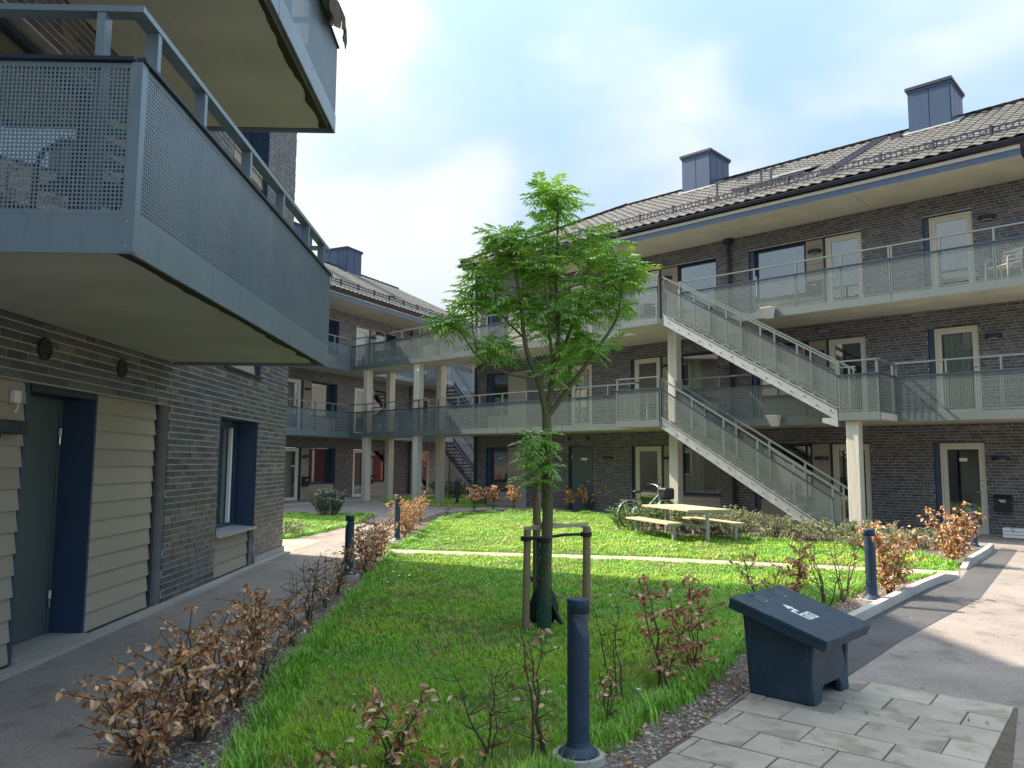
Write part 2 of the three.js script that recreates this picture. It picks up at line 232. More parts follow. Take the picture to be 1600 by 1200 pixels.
// ---------------------------------------------------------------- building kit
const FR = (X, O) => ({ X, Z: [-X[1], X[0]], O, turn: Math.atan2(-X[1], X[0]), world: (u, y, d) => [O[0] + X[0] * u - X[1] * d, y, O[1] + X[1] * u + X[0] * d] });
const dirB = [0.7316, 0.6817], WB = -21.2, B = FR(dirB, [-dirB[1] * WB, dirB[0] * WB]);
const dirC = [0.4376, -0.8992], WC = -22.1, C = FR(dirC, [-dirC[1] * WC, dirC[0] * WC]);
const A = FR([-0.0235, -0.99972], [-3.745, 0]);
const inF = (F, o) => { o.position.set(F.O[0], 0, F.O[1]); o.rotation.y = F.turn; return o; };
const building = (F, name, label) => inF(F, thing(name, label, 'building'));
const brickTints = [[0.105, 0.1, 0.1], [0.13, 0.125, 0.125], [0.085, 0.083, 0.09], [0.15, 0.145, 0.145], [0.12, 0.114, 0.11], [0.1, 0.1, 0.112], [0.165, 0.16, 0.16], [0.08, 0.072, 0.07], [0.14, 0.126, 0.118], [0.115, 0.112, 0.118], [0.19, 0.16, 0.14], [0.27, 0.205, 0.16]].map((c) => col(c[0] * 0.88, c[1] * 0.9, c[2] * 0.97));
const brickMats = brickTints.map((c) => { const m = M.brick.clone(); m.color.copy(c); return m; });
const unit = (() => { const b = 0.03, m = new MB(); // a unit brick, front edges eased, front face at z = 1
  const f = [[b, b * 2.5, 1], [1 - b, b * 2.5, 1], [1 - b, 1 - b * 2.5, 1], [b, 1 - b * 2.5, 1]], k = [[0, 0, 0.8], [1, 0, 0.8], [1, 1, 0.8], [0, 1, 0.8]], z = k.map(([x, y]) => [x, y, 0]);
  m.quad(...f); for (let i = 0; i < 4; i++) { const j = (i + 1) % 4; m.quad(k[i], k[j], f[j], f[i]); m.quad(z[i], z[j], k[j], k[i]); } return m.geo(); })();
function wall(b, F, x0, x1, y0, y1, holes, o = {}) {
  const s = new THREE.Shape([[x0, y0], [x1, y0], [x1, y1], [x0, y1]].map((p) => new THREE.Vector2(...p)));
  for (const [a, c, d, e] of holes) { const q = Math.max(d, y0 + 0.001); s.holes.push(new THREE.Path([[a, q], [a, e], [c, e], [c, q]].map((p) => new THREE.Vector2(...p)))); }
  const g = new THREE.ExtrudeGeometry(s, { depth: 0.42, bevelEnabled: false }); g.translate(0, 0, -0.4255); put('wall', g, M.mortar, b);
  const tints = brickTints, mats = brickMats;
  const list = [], ch = 0.075; let [bx0, bx1, by0, by1] = o.bricks ?? [x0, x1, y0, y1];
  for (let r = 0; r * ch + by0 < by1 - 0.03; r++) {
    const y = by0 + r * ch, h = Math.min(0.063, by1 - y); let x = bx0 - (r % 2) * 0.13 - (r % 3) * 0.04;
    while (x < bx1) {
      const L = rnd() < 0.22 ? 0.12 : 0.25; let a = Math.max(x, bx0), c = Math.min(x + L, bx1); x += L + 0.011;
      let parts = [[a, c]];
      for (const [ha, hc, hd, he] of holes) if (y + h * 0.6 > hd && y + h * 0.4 < he) parts = parts.flatMap(([p, q]) => q <= ha || p >= hc ? [[p, q]] : [[p, ha], [hc, q]].filter(([m, n]) => n - m > 0.03));
      for (const [p, q] of parts) if (q - p > 0.02 && !(o.skip && o.skip(p, q, y))) list.push({ p, q, y, h, d: 0.014 + rr(0, 0.004), t: rnd() < 0.955 ? Math.floor(rnd() * 10) : rnd() < 0.7 ? 10 : 11 });
    }
  }
  for (const k of list) { const w = F.world((k.p + k.q) / 2, k.y, 0), dx = w[0], dy = w[1] - 1.64, dz = w[2]; const dd = Math.hypot(dx, dy, dz), seen = dz < -1 && Math.abs(dx / dz) < 0.68 && Math.abs(dy / dz + 0.1) < 0.52 && !(o.hidden && o.hidden((k.p + k.q) / 2, k.y)); k.a = seen ? (k.q - k.p) * (Math.abs(F.Z[0] * dx + F.Z[1] * dz) / dd) / dd : 0; }
  list.sort((m, n) => n.a - m.a);
  const n = o.single ?? 300;
  list.slice(0, n).forEach((k) => { const m = put('brick', unit, mats[k.t], b); m.position.set(k.p, k.y, -0.014); m.scale.set(k.q - k.p, k.h, k.d); });
  copies('brickwork', unit, M.brick, list.slice(n).map((k) => M4(k.p, k.y, -0.014, k.q - k.p, k.h, k.d)), b, list.slice(n).map((k) => tints[k.t].clone().multiplyScalar(rr(0.85, 1.15))));
}
const boardGeo = new MB().hex([[0, 0, 0.034], [1, 0, 0.034], [1, 1, 0.01], [0, 1, 0.01], [0, 0, 0], [1, 0, 0], [1, 1, 0], [0, 1, 0]]).geo();
const sidingMats = [0.95, 1, 1.05].map((k) => { const m = M.siding.clone(); m.color.multiplyScalar(k); return m; });
function siding(b, x0, x1, y0, y1, z = -0.05, bh = 0.168) {
  const n = Math.max(1, Math.round((y1 - y0) / bh)), h = (y1 - y0) / n;
  for (let i = 0; i < n; i++) { const m = put('siding_board', boardGeo, pick(sidingMats), b); m.position.set(x0, y0 + i * h, z); m.scale.set(x1 - x0, h + 0.012, 1); }
}
function curtainGeo(w, h, folds = 9) { const m = new MB(), N = folds * 4; const f = (i) => [i / N * w, 0.035 * Math.sin(i / N * folds * 6.283) + 0.015 * Math.sin(i * 0.9)]; for (let i = 0; i < N; i++) { const [a, b] = f(i), [c, d] = f(i + 1); m.quad([a, 0, b], [c, 0, d], [c, h, d], [a, h, b]); } return m.geo(); }
const roomGeo = (() => { const m = new MB(); m.quad([0, 0, -1], [1, 0, -1], [1, 1, -1], [0, 1, -1]); m.quad([0, 0, 0], [1, 0, 0], [1, 0, -1], [0, 0, -1]); m.quad([0, 1, -1], [1, 1, -1], [1, 1, 0], [0, 1, 0]); m.quad([0, 0, 0], [0, 0, -1], [0, 1, -1], [0, 1, 0]); m.quad([1, 0, -1], [1, 0, 0], [1, 1, 0], [1, 1, -1]); return m.geo(); })();
// a window: frame, glass and the room behind it; the outer face of the frame stands at depth z
function windowIn(b, x0, x1, y0, y1, o = {}) {
  const z = o.z ?? -0.1, w = grp('window', b), t = o.t ?? 0.05, m = o.mat ?? M.steelDark;
  new MB().box(x0, y0, z - 0.07, x1, y0 + t, z).box(x0, y1 - t, z - 0.07, x1, y1, z).box(x0, y0 + t, z - 0.069, x0 + t, y1 - t, z - 0.001).box(x1 - t, y0 + t, z - 0.069, x1, y1 - t, z - 0.001).put('frame', m, w);
  box('pane', M.glass, w, x0 + t, y0 + t, z - 0.045, x1 - t, y1 - t, z - 0.041).geometry = (() => { const q = new MB(); q.quad([x0 + t, y0 + t, z - 0.042], [x1 - t, y0 + t, z - 0.042], [x1 - t, y1 - t, z - 0.042], [x0 + t, y1 - t, z - 0.042]); q.quad([x0 + t, y0 + t, z - 0.058], [x1 - t, y0 + t, z - 0.058], [x1 - t, y1 - t, z - 0.058], [x0 + t, y1 - t, z - 0.058]); return q.geo(); })();
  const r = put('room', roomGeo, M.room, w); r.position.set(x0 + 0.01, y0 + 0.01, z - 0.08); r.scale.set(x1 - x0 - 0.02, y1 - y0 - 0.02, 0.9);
  for (const [a, c, g] of o.curtains ?? []) { const q = put('curtain', curtainGeo(c - a, y1 - y0 - 0.1, Math.max(3, Math.round((c - a) * 9))), g ? M.curtainG : M.curtain, w); q.position.set(a, y0 + 0.05, z - 0.22); }
  if (o.sill !== false) new MB().hex([[x0 - 0.02, y0 - 0.035, (o.sillOut ?? 0.02)], [x1 + 0.02, y0 - 0.035, (o.sillOut ?? 0.02)], [x1 + 0.02, y0 - 0.02, (o.sillOut ?? 0.02)], [x0 - 0.02, y0 - 0.02, (o.sillOut ?? 0.02)], [x0 - 0.02, y0 - 0.02, z - 0.002], [x1 + 0.02, y0 - 0.02, z - 0.002], [x1 + 0.02, y0 + 0.004, z - 0.002], [x0 - 0.02, y0 + 0.004, z - 0.002]]).put('sill', o.sillMat ?? M.steelBlue, w);
  return w;
}
// a glazed door leaf in a pale wooden frame; handle: +1 on the right, -1 on the left
function glazedDoor(b, x0, y0, o = {}) {
  const w = o.w ?? 0.98, h = 2.17, x1 = x0 + w, y1 = y0 + h, z = o.z ?? -0.03, d = grp('door', b), mat = o.mat ?? M.doorWood;
  const fr = (i, zz, th, t) => new MB().box(x0 + i, y0 + i * 0.3, zz - th, x0 + i + t, y1 - i, zz).box(x1 - i - t, y0 + i * 0.3, zz - th, x1 - i, y1 - i, zz).box(x0 + i + t, y1 - i - t, zz - th + 0.001, x1 - i - t, y1 - i, zz - 0.001);
  fr(0, z, 0.09, 0.045).put('frame', mat, d);
  fr(0.049, z - 0.012, 0.05, 0.1).box(x0 + 0.149, y0 + 0.014, z - 0.061, x1 - 0.149, y0 + 0.14, z - 0.013).put('leaf', mat, d);
  const q = new MB(); q.quad([x0 + 0.149, y0 + 0.14, z - 0.035], [x1 - 0.149, y0 + 0.14, z - 0.035], [x1 - 0.149, y1 - 0.149, z - 0.035], [x0 + 0.149, y1 - 0.149, z - 0.035]); q.quad([x0 + 0.149, y0 + 0.14, z - 0.05], [x1 - 0.149, y0 + 0.14, z - 0.05], [x1 - 0.149, y1 - 0.149, z - 0.05], [x0 + 0.149, y1 - 0.149, z - 0.05]); q.put('pane', M.glass, d);
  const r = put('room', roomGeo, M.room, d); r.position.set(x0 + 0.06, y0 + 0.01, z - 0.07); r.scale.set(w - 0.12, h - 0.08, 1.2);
  if (o.curtain) { const c = put('curtain', curtainGeo(w - 0.3, h - 0.3, 5), o.curtain === 2 ? M.curtainG : M.curtain, d); c.position.set(x0 + 0.15, y0 + 0.15, z - 0.2); }
  const hx = (o.handle ?? 1) > 0 ? x1 - 0.1 : x0 + 0.1, s = (o.handle ?? 1) > 0 ? -1 : 1;
  new MB().beam([hx, y0 + 1.0, z - 0.01], [hx, y0 + 1.0, z + 0.04], 0.02, 0.02).beam([hx - s * 0.01, y0 + 1.0, z + 0.045], [hx + s * 0.12, y0 + 1.0, z + 0.045], 0.018, 0.02).box(hx - 0.022, y0 + 1.12, z - 0.012, hx + 0.022, y0 + 1.165, z + 0.012).box(hx - 0.016, y0 + 1.26, z - 0.012, hx + 0.016, y0 + 1.29, z + 0.004).put('handle', M.chrome, d);
  box('threshold', M.zinc, d, x0, y0 - 0.02, z - 0.05, x1, y0 + 0.012, z + 0.03);
  return d;
}
// perforated sheet, L long and H high from (x, y, z) along dir; slope shears it along a stair
function perf(name, parent, mat, p, dir, L, H, o = {}) {
  const pitch = o.pitch ?? 0.042, bar = o.bar ?? 0.0135, sl = o.slope ?? 0, m = new MB(), th = 0.0015, e = o.edge ?? 0.03;
  const P = (a, h, k) => [p[0] + dir[0] * a - dir[1] * k, p[1] + h + sl * a, p[2] + dir[1] * a + dir[0] * k];
  const bx = (a0, a1, h0, h1, k) => m.hex([P(a0, h0, k), P(a1, h0, k), P(a1, h1, k), P(a0, h1, k), P(a0, h0, -k), P(a1, h0, -k), P(a1, h1, -k), P(a0, h1, -k)]);
  bx(0, e, 0, H, th * 1.4); bx(L - e, L, 0, H, th * 1.4); bx(e, L - e, 0, e, th * 1.4); bx(e, L - e, H - e, H, th * 1.4);
  const nv = Math.floor((L - 2 * e) / pitch), pv = (L - 2 * e) / nv, nh = Math.floor((H - 2 * e) / pitch), ph = (H - 2 * e) / nh;
  for (let i = 1; i < nv; i++) bx(e + i * pv - bar / 2, e + i * pv + bar / 2, e, H - e, th);
  for (let j = 1; j < nh; j++) bx(e, L - e, e + j * ph - bar / 2, e + j * ph + bar / 2, th * 0.6);
  return m.put(name, mat, parent);
}
// railing run in local coordinates between (x, z) points at floor height y: panels, posts, handrail
let runs_ = 0;
function railing(parent, a, b, y, o = {}) {
  y += (runs_++ % 7) * 0.0013;
  const r = grp('railing', parent), L = Math.hypot(b[0] - a[0], b[1] - a[1]), dir = [(b[0] - a[0]) / L, (b[1] - a[1]) / L], n = Math.max(1, Math.round(L / (o.span ?? 1.1))), mat = o.mat ?? M.gallery, s = L / n, in_ = o.inn ?? 0.045;
  const P = (t, h, k = 0) => [a[0] + dir[0] * t + dir[1] * k, y + h, a[1] + dir[1] * t - dir[0] * k];
  const mt = o.top ?? 0.85, ht = o.rail ?? 1.17;
  for (let i = 0; i < n; i++) {
    perf('mesh_panel', r, mat, P(i * s + 0.008, 0.02), dir, s - 0.016, mt - 0.02, o.perf);
  }
  for (let i = 0; i <= n; i++) { const t = clamp(i * s, 0.03, L - 0.03); new MB().beam(P(t, -0.15, in_), P(t, ht, in_), o.pw ?? 0.05, o.pd ?? 0.04, [dir[0], 0, dir[1]]).put('post', mat, r); }
  new MB().beam(P(-0.02, mt + 0.012, 0.008), P(L + 0.02, mt + 0.012, 0.008), 0.05, 0.02).put('top_rail', o.dark ?? M.steelBlue, r);
  new MB().beam(P(-0.02, ht + 0.015, in_), P(L + 0.02, ht + 0.015, in_), o.rw ?? 0.05, o.rh ?? 0.035).put('handrail', mat, r);
  return r;
}
function slabPoly(parent, pts, y0, y1, mat = M.concrete, name = 'floor_slab') {
  const s = new THREE.Shape(pts.map(([x, z]) => new THREE.Vector2(x, -z))), g = new THREE.ExtrudeGeometry(s, { depth: y1 - y0, bevelEnabled: false }); g.rotateX(-Math.PI / 2); g.translate(0, y0, 0); return put(name, g, mat, parent);
}
const fascia = (parent, a, b, y0, y1, mat, t = 0.014) => { const L = Math.hypot(b[0] - a[0], b[1] - a[1]), d = [(b[0] - a[0]) / L, (b[1] - a[1]) / L], n = Math.max(1, Math.round(L / 2.9)); for (let i = 0; i < n; i++) { const p = (k) => [a[0] + d[0] * L * k, (y0 + y1) / 2, a[1] + d[1] * L * k]; new MB().beam(p(i / n + 0.001), p((i + 1) / n - 0.001), t, y1 - y0).put('fascia', mat, parent); } };
// steel stair in local coordinates from (x0, y0 top) to (x1, y1 bottom) between z0 and z1
function stair(t, x0, y0, x1, y1, z0, z1, mat, galv, endPost = true) {
  const s = (y1 - y0) / (x1 - x0), sg = Math.sign(x1 - x0);
  for (const z of [z0 + 0.03, z1 - 0.03]) {
    const out = z > (z0 + z1) / 2 ? 1 : -1, m = new MB(), P = (x, h, k) => [x, y0 + s * (x - x0) + h, z + k * out];
    const pl = (h0, h1, k0, k1) => { const q = [P(x0, h0, k1), P(x1, h0, k1), P(x1, h1, k1), P(x0, h1, k1), P(x0, h0, k0), P(x1, h0, k0), P(x1, h1, k0), P(x0, h1, k0)]; m.hex(q); };
    pl(-0.24, 0.06, -0.006, 0.006); pl(0.045, 0.06, 0.006, 0.05); pl(-0.24, -0.225, 0.006, 0.05);
    m.put('stringer', galv, t);
    const bolts = new MB(), c = new THREE.CylinderGeometry(0.014, 0.014, 0.02, 6); c.rotateX(Math.PI / 2);
    for (let i = 0; i < 15; i++) { const q = P(lerp(x0, x1, (i + 0.5) / 15), -0.1 - (i % 2) * 0.05, 0.012); bolts.add(c, new THREE.Matrix4().makeTranslation(...q)); }
    bolts.put('bolts', M.black, t);
    // railing on this side
    const r = grp('railing', t), n = 5, L = Math.abs(x1 - x0), hx = (x1 - x0) / n, zz = z - 0.02 * out;
    for (let i = 0; i < n; i++) perf('mesh_panel', r, mat, [x0 + i * hx + 0.008 * sg, y0 + s * i * hx + 0.1 + 0.008 * s * sg, zz], [sg, 0], Math.abs(hx) - 0.016, 0.72, { slope: s * sg, bar: 0.0115 });
    for (let i = 0; i <= n; i++) { const x = x0 + i * hx; new MB().beam([x, y0 + s * (x - x0) - 0.1, zz - 0.03 * out], [x, y0 + s * (x - x0) + 1.1, zz - 0.03 * out], 0.05, 0.03, [0, 0, 1]).put('post', mat, r); }
    new MB().beam([x0, y0 + 0.83, zz], [x1, y1 + 0.83, zz], 0.04, 0.02).put('top_rail', M.steelDark, r);
    new MB().beam([x0 - 0.05 * sg, y0 + 1.1 - 0.05 * s * sg, zz - 0.03 * out], [x1 + 0.15 * sg, y1 + 1.1 + 0.15 * s * sg, zz - 0.03 * out], 0.045, 0.04).put('handrail', mat, r);
  }
  const n = 16, rise = (y1 - y0) / n, run = (x1 - x0) / n;
  for (let i = 0; i < n; i++) {
    const m = new MB(), x = x0 + run * i, y = y0 + rise * (i + 0.5), w = Math.abs(run) + 0.03, a = Math.min(x, x + w * sg), c = a + w;
    m.box(a, y - 0.035, z0 + 0.05, a + 0.006, y, z1 - 0.05).box(c - 0.02, y - 0.04, z0 + 0.05, c, y + 0.002, z1 - 0.05);
    for (let k = 1; k < 7; k++) m.box(a + 0.006, y - 0.03, z0 + 0.05 + k * (z1 - z0 - 0.1) / 7 - 0.006, c - 0.02, y - 0.002, z0 + 0.05 + k * (z1 - z0 - 0.1) / 7 + 0.006);
    for (let k = 1; k < 6; k++) m.box(lerp(a, c, k / 6) - 0.012, y - 0.03, z0 + 0.05, lerp(a, c, k / 6) + 0.012, y - 0.001, z1 - 0.05);
    m.put('tread', galv, t);
  }
}
// pantiles over one roof face in local coordinates: eave at (z0, y0), rising to (z1, y1); x limits may depend on the course
const tileGeo = (() => { const m = new MB(), N = 7, f = (i) => { const x = i / N; return [x * 0.315, 0.022 + 0.019 * Math.cos((x - 0.28) * 6.283) + (x > 0.86 ? 0.012 : 0)]; }; const L = 0.4; for (let i = 0; i < N; i++) { const [a, b] = f(i), [c, d] = f(i + 1); m.quad([a, b + 0.015, 0], [c, d + 0.015, 0], [c, d - 0.003, -L], [a, b - 0.003, -L]); m.quad([a, b - 0.004, 0], [c, d - 0.004, 0], [c, d + 0.015, 0], [a, b + 0.015, 0]); } return m.geo(); })();
const tileTints = [0.9, 1, 1.1, 0.96, 1.04, 0.85].map((k) => col(0.15 * k, 0.144 * k, 0.136 * k)), tileMats = tileTints.map((c) => { const m = M.tile.clone(); m.color.copy(c); return m; });
function tiles(parent, F, xr, z0, y0, z1, y1, single, skip) {
  const sl = Math.hypot(z1 - z0, y1 - y0), ang = Math.atan2(y1 - y0, z0 - z1), n = Math.round(sl / 0.365), list = [];
  for (let r = 0; r < n; r++) {
    const t = r / n, z = lerp(z0, z1, t), y = lerp(y0, y1, t), [xa, xb] = xr(t);
    for (let x = Math.ceil(xa / 0.3) * 0.3; x < xb - 0.1; x += 0.3) { if (skip && skip(x, z)) continue; const w = F.world(x, y, z), vis = w[2] < -1 && Math.abs(w[0] / w[2]) < 0.7; list.push({ m: M4(x, y + rr(-0.003, 0.003), z, 1, 1, 1, rr(-0.008, 0.008), ang + rr(-0.006, 0.006)), a: vis ? 1 / Math.hypot(...w) : 0, t: Math.floor(rnd() * 6) }); }
  }
  list.sort((p, q) => q.a - p.a);
  list.slice(0, single).forEach((k) => { const m = put('roof_tile', tileGeo, tileMats[k.t], parent); m.applyMatrix4(k.m); });
  copies('roof_tiles', tileGeo, M.tile, list.slice(single).map((k) => k.m), parent, list.slice(single).map((k) => tileTints[k.t]));
}
// a flat roof sheet under the tiles: polygon given by [x, y, z]
const sheet3 = (name, pts, mat, parent) => { const m = new MB(); for (let i = 1; i < pts.length - 1; i++) m.tri(pts[0], pts[i], pts[i + 1], [pts[0][0], pts[0][2]], [pts[i][0], pts[i][2]], [pts[i + 1][0], pts[i + 1][2]]); return m.put(name, mat, parent); };
function snowGuard(parent, x0, x1, z, y) {
  const g = grp('snow_guard', parent), m = new MB(); m.beam([x0, y + 0.2, z], [x1, y + 0.2, z], 0.03, 0.035).beam([x0, y + 0.06, z + 0.02], [x1, y + 0.06, z + 0.02], 0.03, 0.03);
  for (let x = x0; x < x1; x += 0.13) m.box(x, y + 0.06, z - 0.008, x + 0.03, y + 0.2, z + 0.012); m.put('guard_rail', M.steelDark, g);
  for (let x = x0 + 0.4; x < x1; x += 1.2) new MB().box(x, y - 0.14, z - 0.02, x + 0.05, y + 0.26, z + 0.04).put('bracket', M.steelDark, g);
}
function chimney(parent, x0, x1, z0, z1, y0, y1) {
  const c = grp('chimney', parent), m = new MB(), t = 0.012;
  box('core', M.steelDark, c, x0, y0, z1, x1, y1, z0);
  for (const [i, n] of [[0, 2]]) { const w = (x1 - x0) / n; for (let k = 0; k < n; k++) box('panel', M.steelBlue, c, x0 + k * w + 0.012, y0, z0, x0 + (k + 1) * w - 0.012, y1 - 0.06, z0 + t); }
  for (const s of [0, 1]) { const n = 3, w = (z0 - z1) / n; for (let k = 0; k < n; k++) box('panel', M.steelBlue, c, s ? x1 : x0 - t, y0, z1 + k * w + 0.012, s ? x1 + t : x0, y1 - 0.06, z1 + (k + 1) * w - 0.012); }
  box('cap_trim', M.steelBlue, c, x0 - 0.03, y1 - 0.055, z1 - 0.03, x1 + 0.03, y1 + 0.02, z0 + 0.03);
  box('cap', M.steelDark, c, x0 - 0.07, y1 + 0.02, z1 - 0.07, x1 + 0.07, y1 + 0.11, z0 + 0.07);
  const fl = 0.16; sheet3('flashing', [[x0 - 0.12, roofY(z0 + fl) + 0.075, z0 + fl], [x1 + 0.12, roofY(z0 + fl) + 0.075, z0 + fl], [x1 + 0.12, roofY(z0) + 0.09, z0 + 0.016], [x0 - 0.12, roofY(z0) + 0.09, z0 + 0.016]], M.zinc, c);
  sheet3('flashing', [[x1 + 0.016, roofY(z0) + 0.09, z0 + 0.016], [x1 + 0.22, roofY(z0 + fl) + 0.08, z0 + fl], [x1 + 0.22, roofY(z1 + 0.5) + 0.08, z1 + 0.5], [x1 + 0.016, roofY(z1 + 0.5) + 0.1, z1 + 0.5]], M.zinc, c);
}
const EZ = 1.95, EY = 8.74, RZ = -4.3, RY = 12.02, roofY = (z) => EY + (EZ - z) * (RY - EY) / (EZ - RZ);
function wallLamp(F, u, y, d, label, group) {
  const t = inF(F, thing('wall_lamp', label, 'wall lamp', [0, 0, 0], 0, group)); const p = F.world(u, y, d); t.position.set(...p);
  const s = new THREE.Shape(); s.absarc(0, 0, 0.17, 0, Math.PI, false); s.lineTo(-0.17, 0);
  const g = new THREE.ExtrudeGeometry(s, { depth: 0.07, bevelEnabled: true, bevelSize: 0.012, bevelThickness: 0.012, bevelSegments: 2, curveSegments: 18 }); g.rotateX(Math.PI / 2); g.scale(1, 1, 0.9); put('shade', g, M.steelDark, t);
  box('back_plate', M.black, t, -0.06, -0.12, -0.004, 0.06, 0.02, 0.02);
  new MB().tube([[-0.1, -0.09, 0.05], [0.1, -0.09, 0.05]], 0.012, 6).put('bulb', M.white, t);
  return t;
}
function letterbox(F, u, y, d, label, group) {
  const t = inF(F, thing('letterbox', label, 'letterbox', [0, 0, 0], 0, group)); t.position.set(...F.world(u, y, d));
  new MB().hex([[-0.17, -0.2, 0.09], [0.17, -0.2, 0.09], [0.17, 0.12, 0.13], [-0.17, 0.12, 0.13], [-0.17, -0.2, 0], [0.17, -0.2, 0], [0.17, 0.18, 0], [-0.17, 0.18, 0]]).put('body', M.black, t);
  new MB().hex([[-0.185, 0.115, 0.15], [0.185, 0.115, 0.15], [0.185, 0.13, 0.15], [-0.185, 0.13, 0.15], [-0.185, 0.185, -0.002], [0.185, 0.185, -0.002], [0.185, 0.2, -0.002], [-0.185, 0.2, -0.002]]).put('lid', M.black, t);
  box('name_plate', M.white, t, -0.06, 0.06, 0.125, 0.07, 0.085, 0.128); box('name_plate', M.white, t, -0.04, 0.03, 0.121, 0.08, 0.045, 0.125);
  return t;
}

// ---------------------------------------------------------------- right building
const FL = 2.865;
function liner(b, x0, x1, y0, y1, zb, mat = M.steelBlue, sides = 'lrt') { // folded steel lining of an opening
  const m = new MB(), t = 0.012; if (sides.includes('l')) m.box(x0, y0, zb, x0 + t, y1, 0.004); if (sides.includes('r')) m.box(x1 - t, y0, zb, x1, y1, 0.004); if (sides.includes('t')) m.box(x0 + t, y1 - t, zb, x1 - t, y1, 0.003); m.put('opening_lining', mat, b);
}
function fill(b, holes, f, what) { for (const w of what) w(b, f * FL); }
const back = (b, x0, x1, y0, y1, z = -0.4) => box('inner_wall', M.room, b, x0, y0, z - 0.02, x1, y1, z);
function modA(b, y, x0, o = {}) {      // door, siding, window from left to right, 3.17 m wide
  const J = x0, d = x0 + 0.12; box('jamb', M.steelDark, b, J + 0.013, y, -0.09, d - 0.005, y + 2.18, -0.02); glazedDoor(b, d, y, o.door);
  box('jamb', M.steelDark, b, d + 0.985, y, -0.1, d + 1.06, y + 2.19, -0.045); siding(b, d + 1.06, d + 1.65, y + 0.66, y + 2.19, -0.075); siding(b, d + 1.06, x0 + 3.155, y, y + 0.655, -0.075, 0.165);
  windowIn(b, d + 1.67, x0 + 3.15, y + 0.69, y + 2.18, { z: -0.1, ...o.win }); liner(b, x0, x0 + 3.17, y, y + 2.2, -0.4, M.steelDark);
}
function modB(b, y, x0, o = {}) {      // window, siding, door from left to right, 3.24 m wide
  box('jamb', M.steelBlue, b, x0 + 0.013, y, -0.1, x0 + 0.15, y + 2.18, -0.03); windowIn(b, x0 + 0.17, x0 + 1.67, y + 0.69, y + 2.18, { z: -0.1, ...o.win });
  siding(b, x0 + 1.69, x0 + 2.17, y + 0.66, y + 2.19, -0.075); siding(b, x0 + 0.155, x0 + 2.17, y, y + 0.655, -0.075, 0.165); box('jamb', M.steelDark, b, x0 + 2.175, y, -0.1, x0 + 2.245, y + 2.19, -0.04); glazedDoor(b, x0 + 2.25, y, o.door); liner(b, x0, x0 + 3.24, y, y + 2.2, -0.4, M.steelDark);
}
const bB = building(B, 'apartment_building', 'long dark brick apartment building with tiled roof behind the two outdoor stairs');
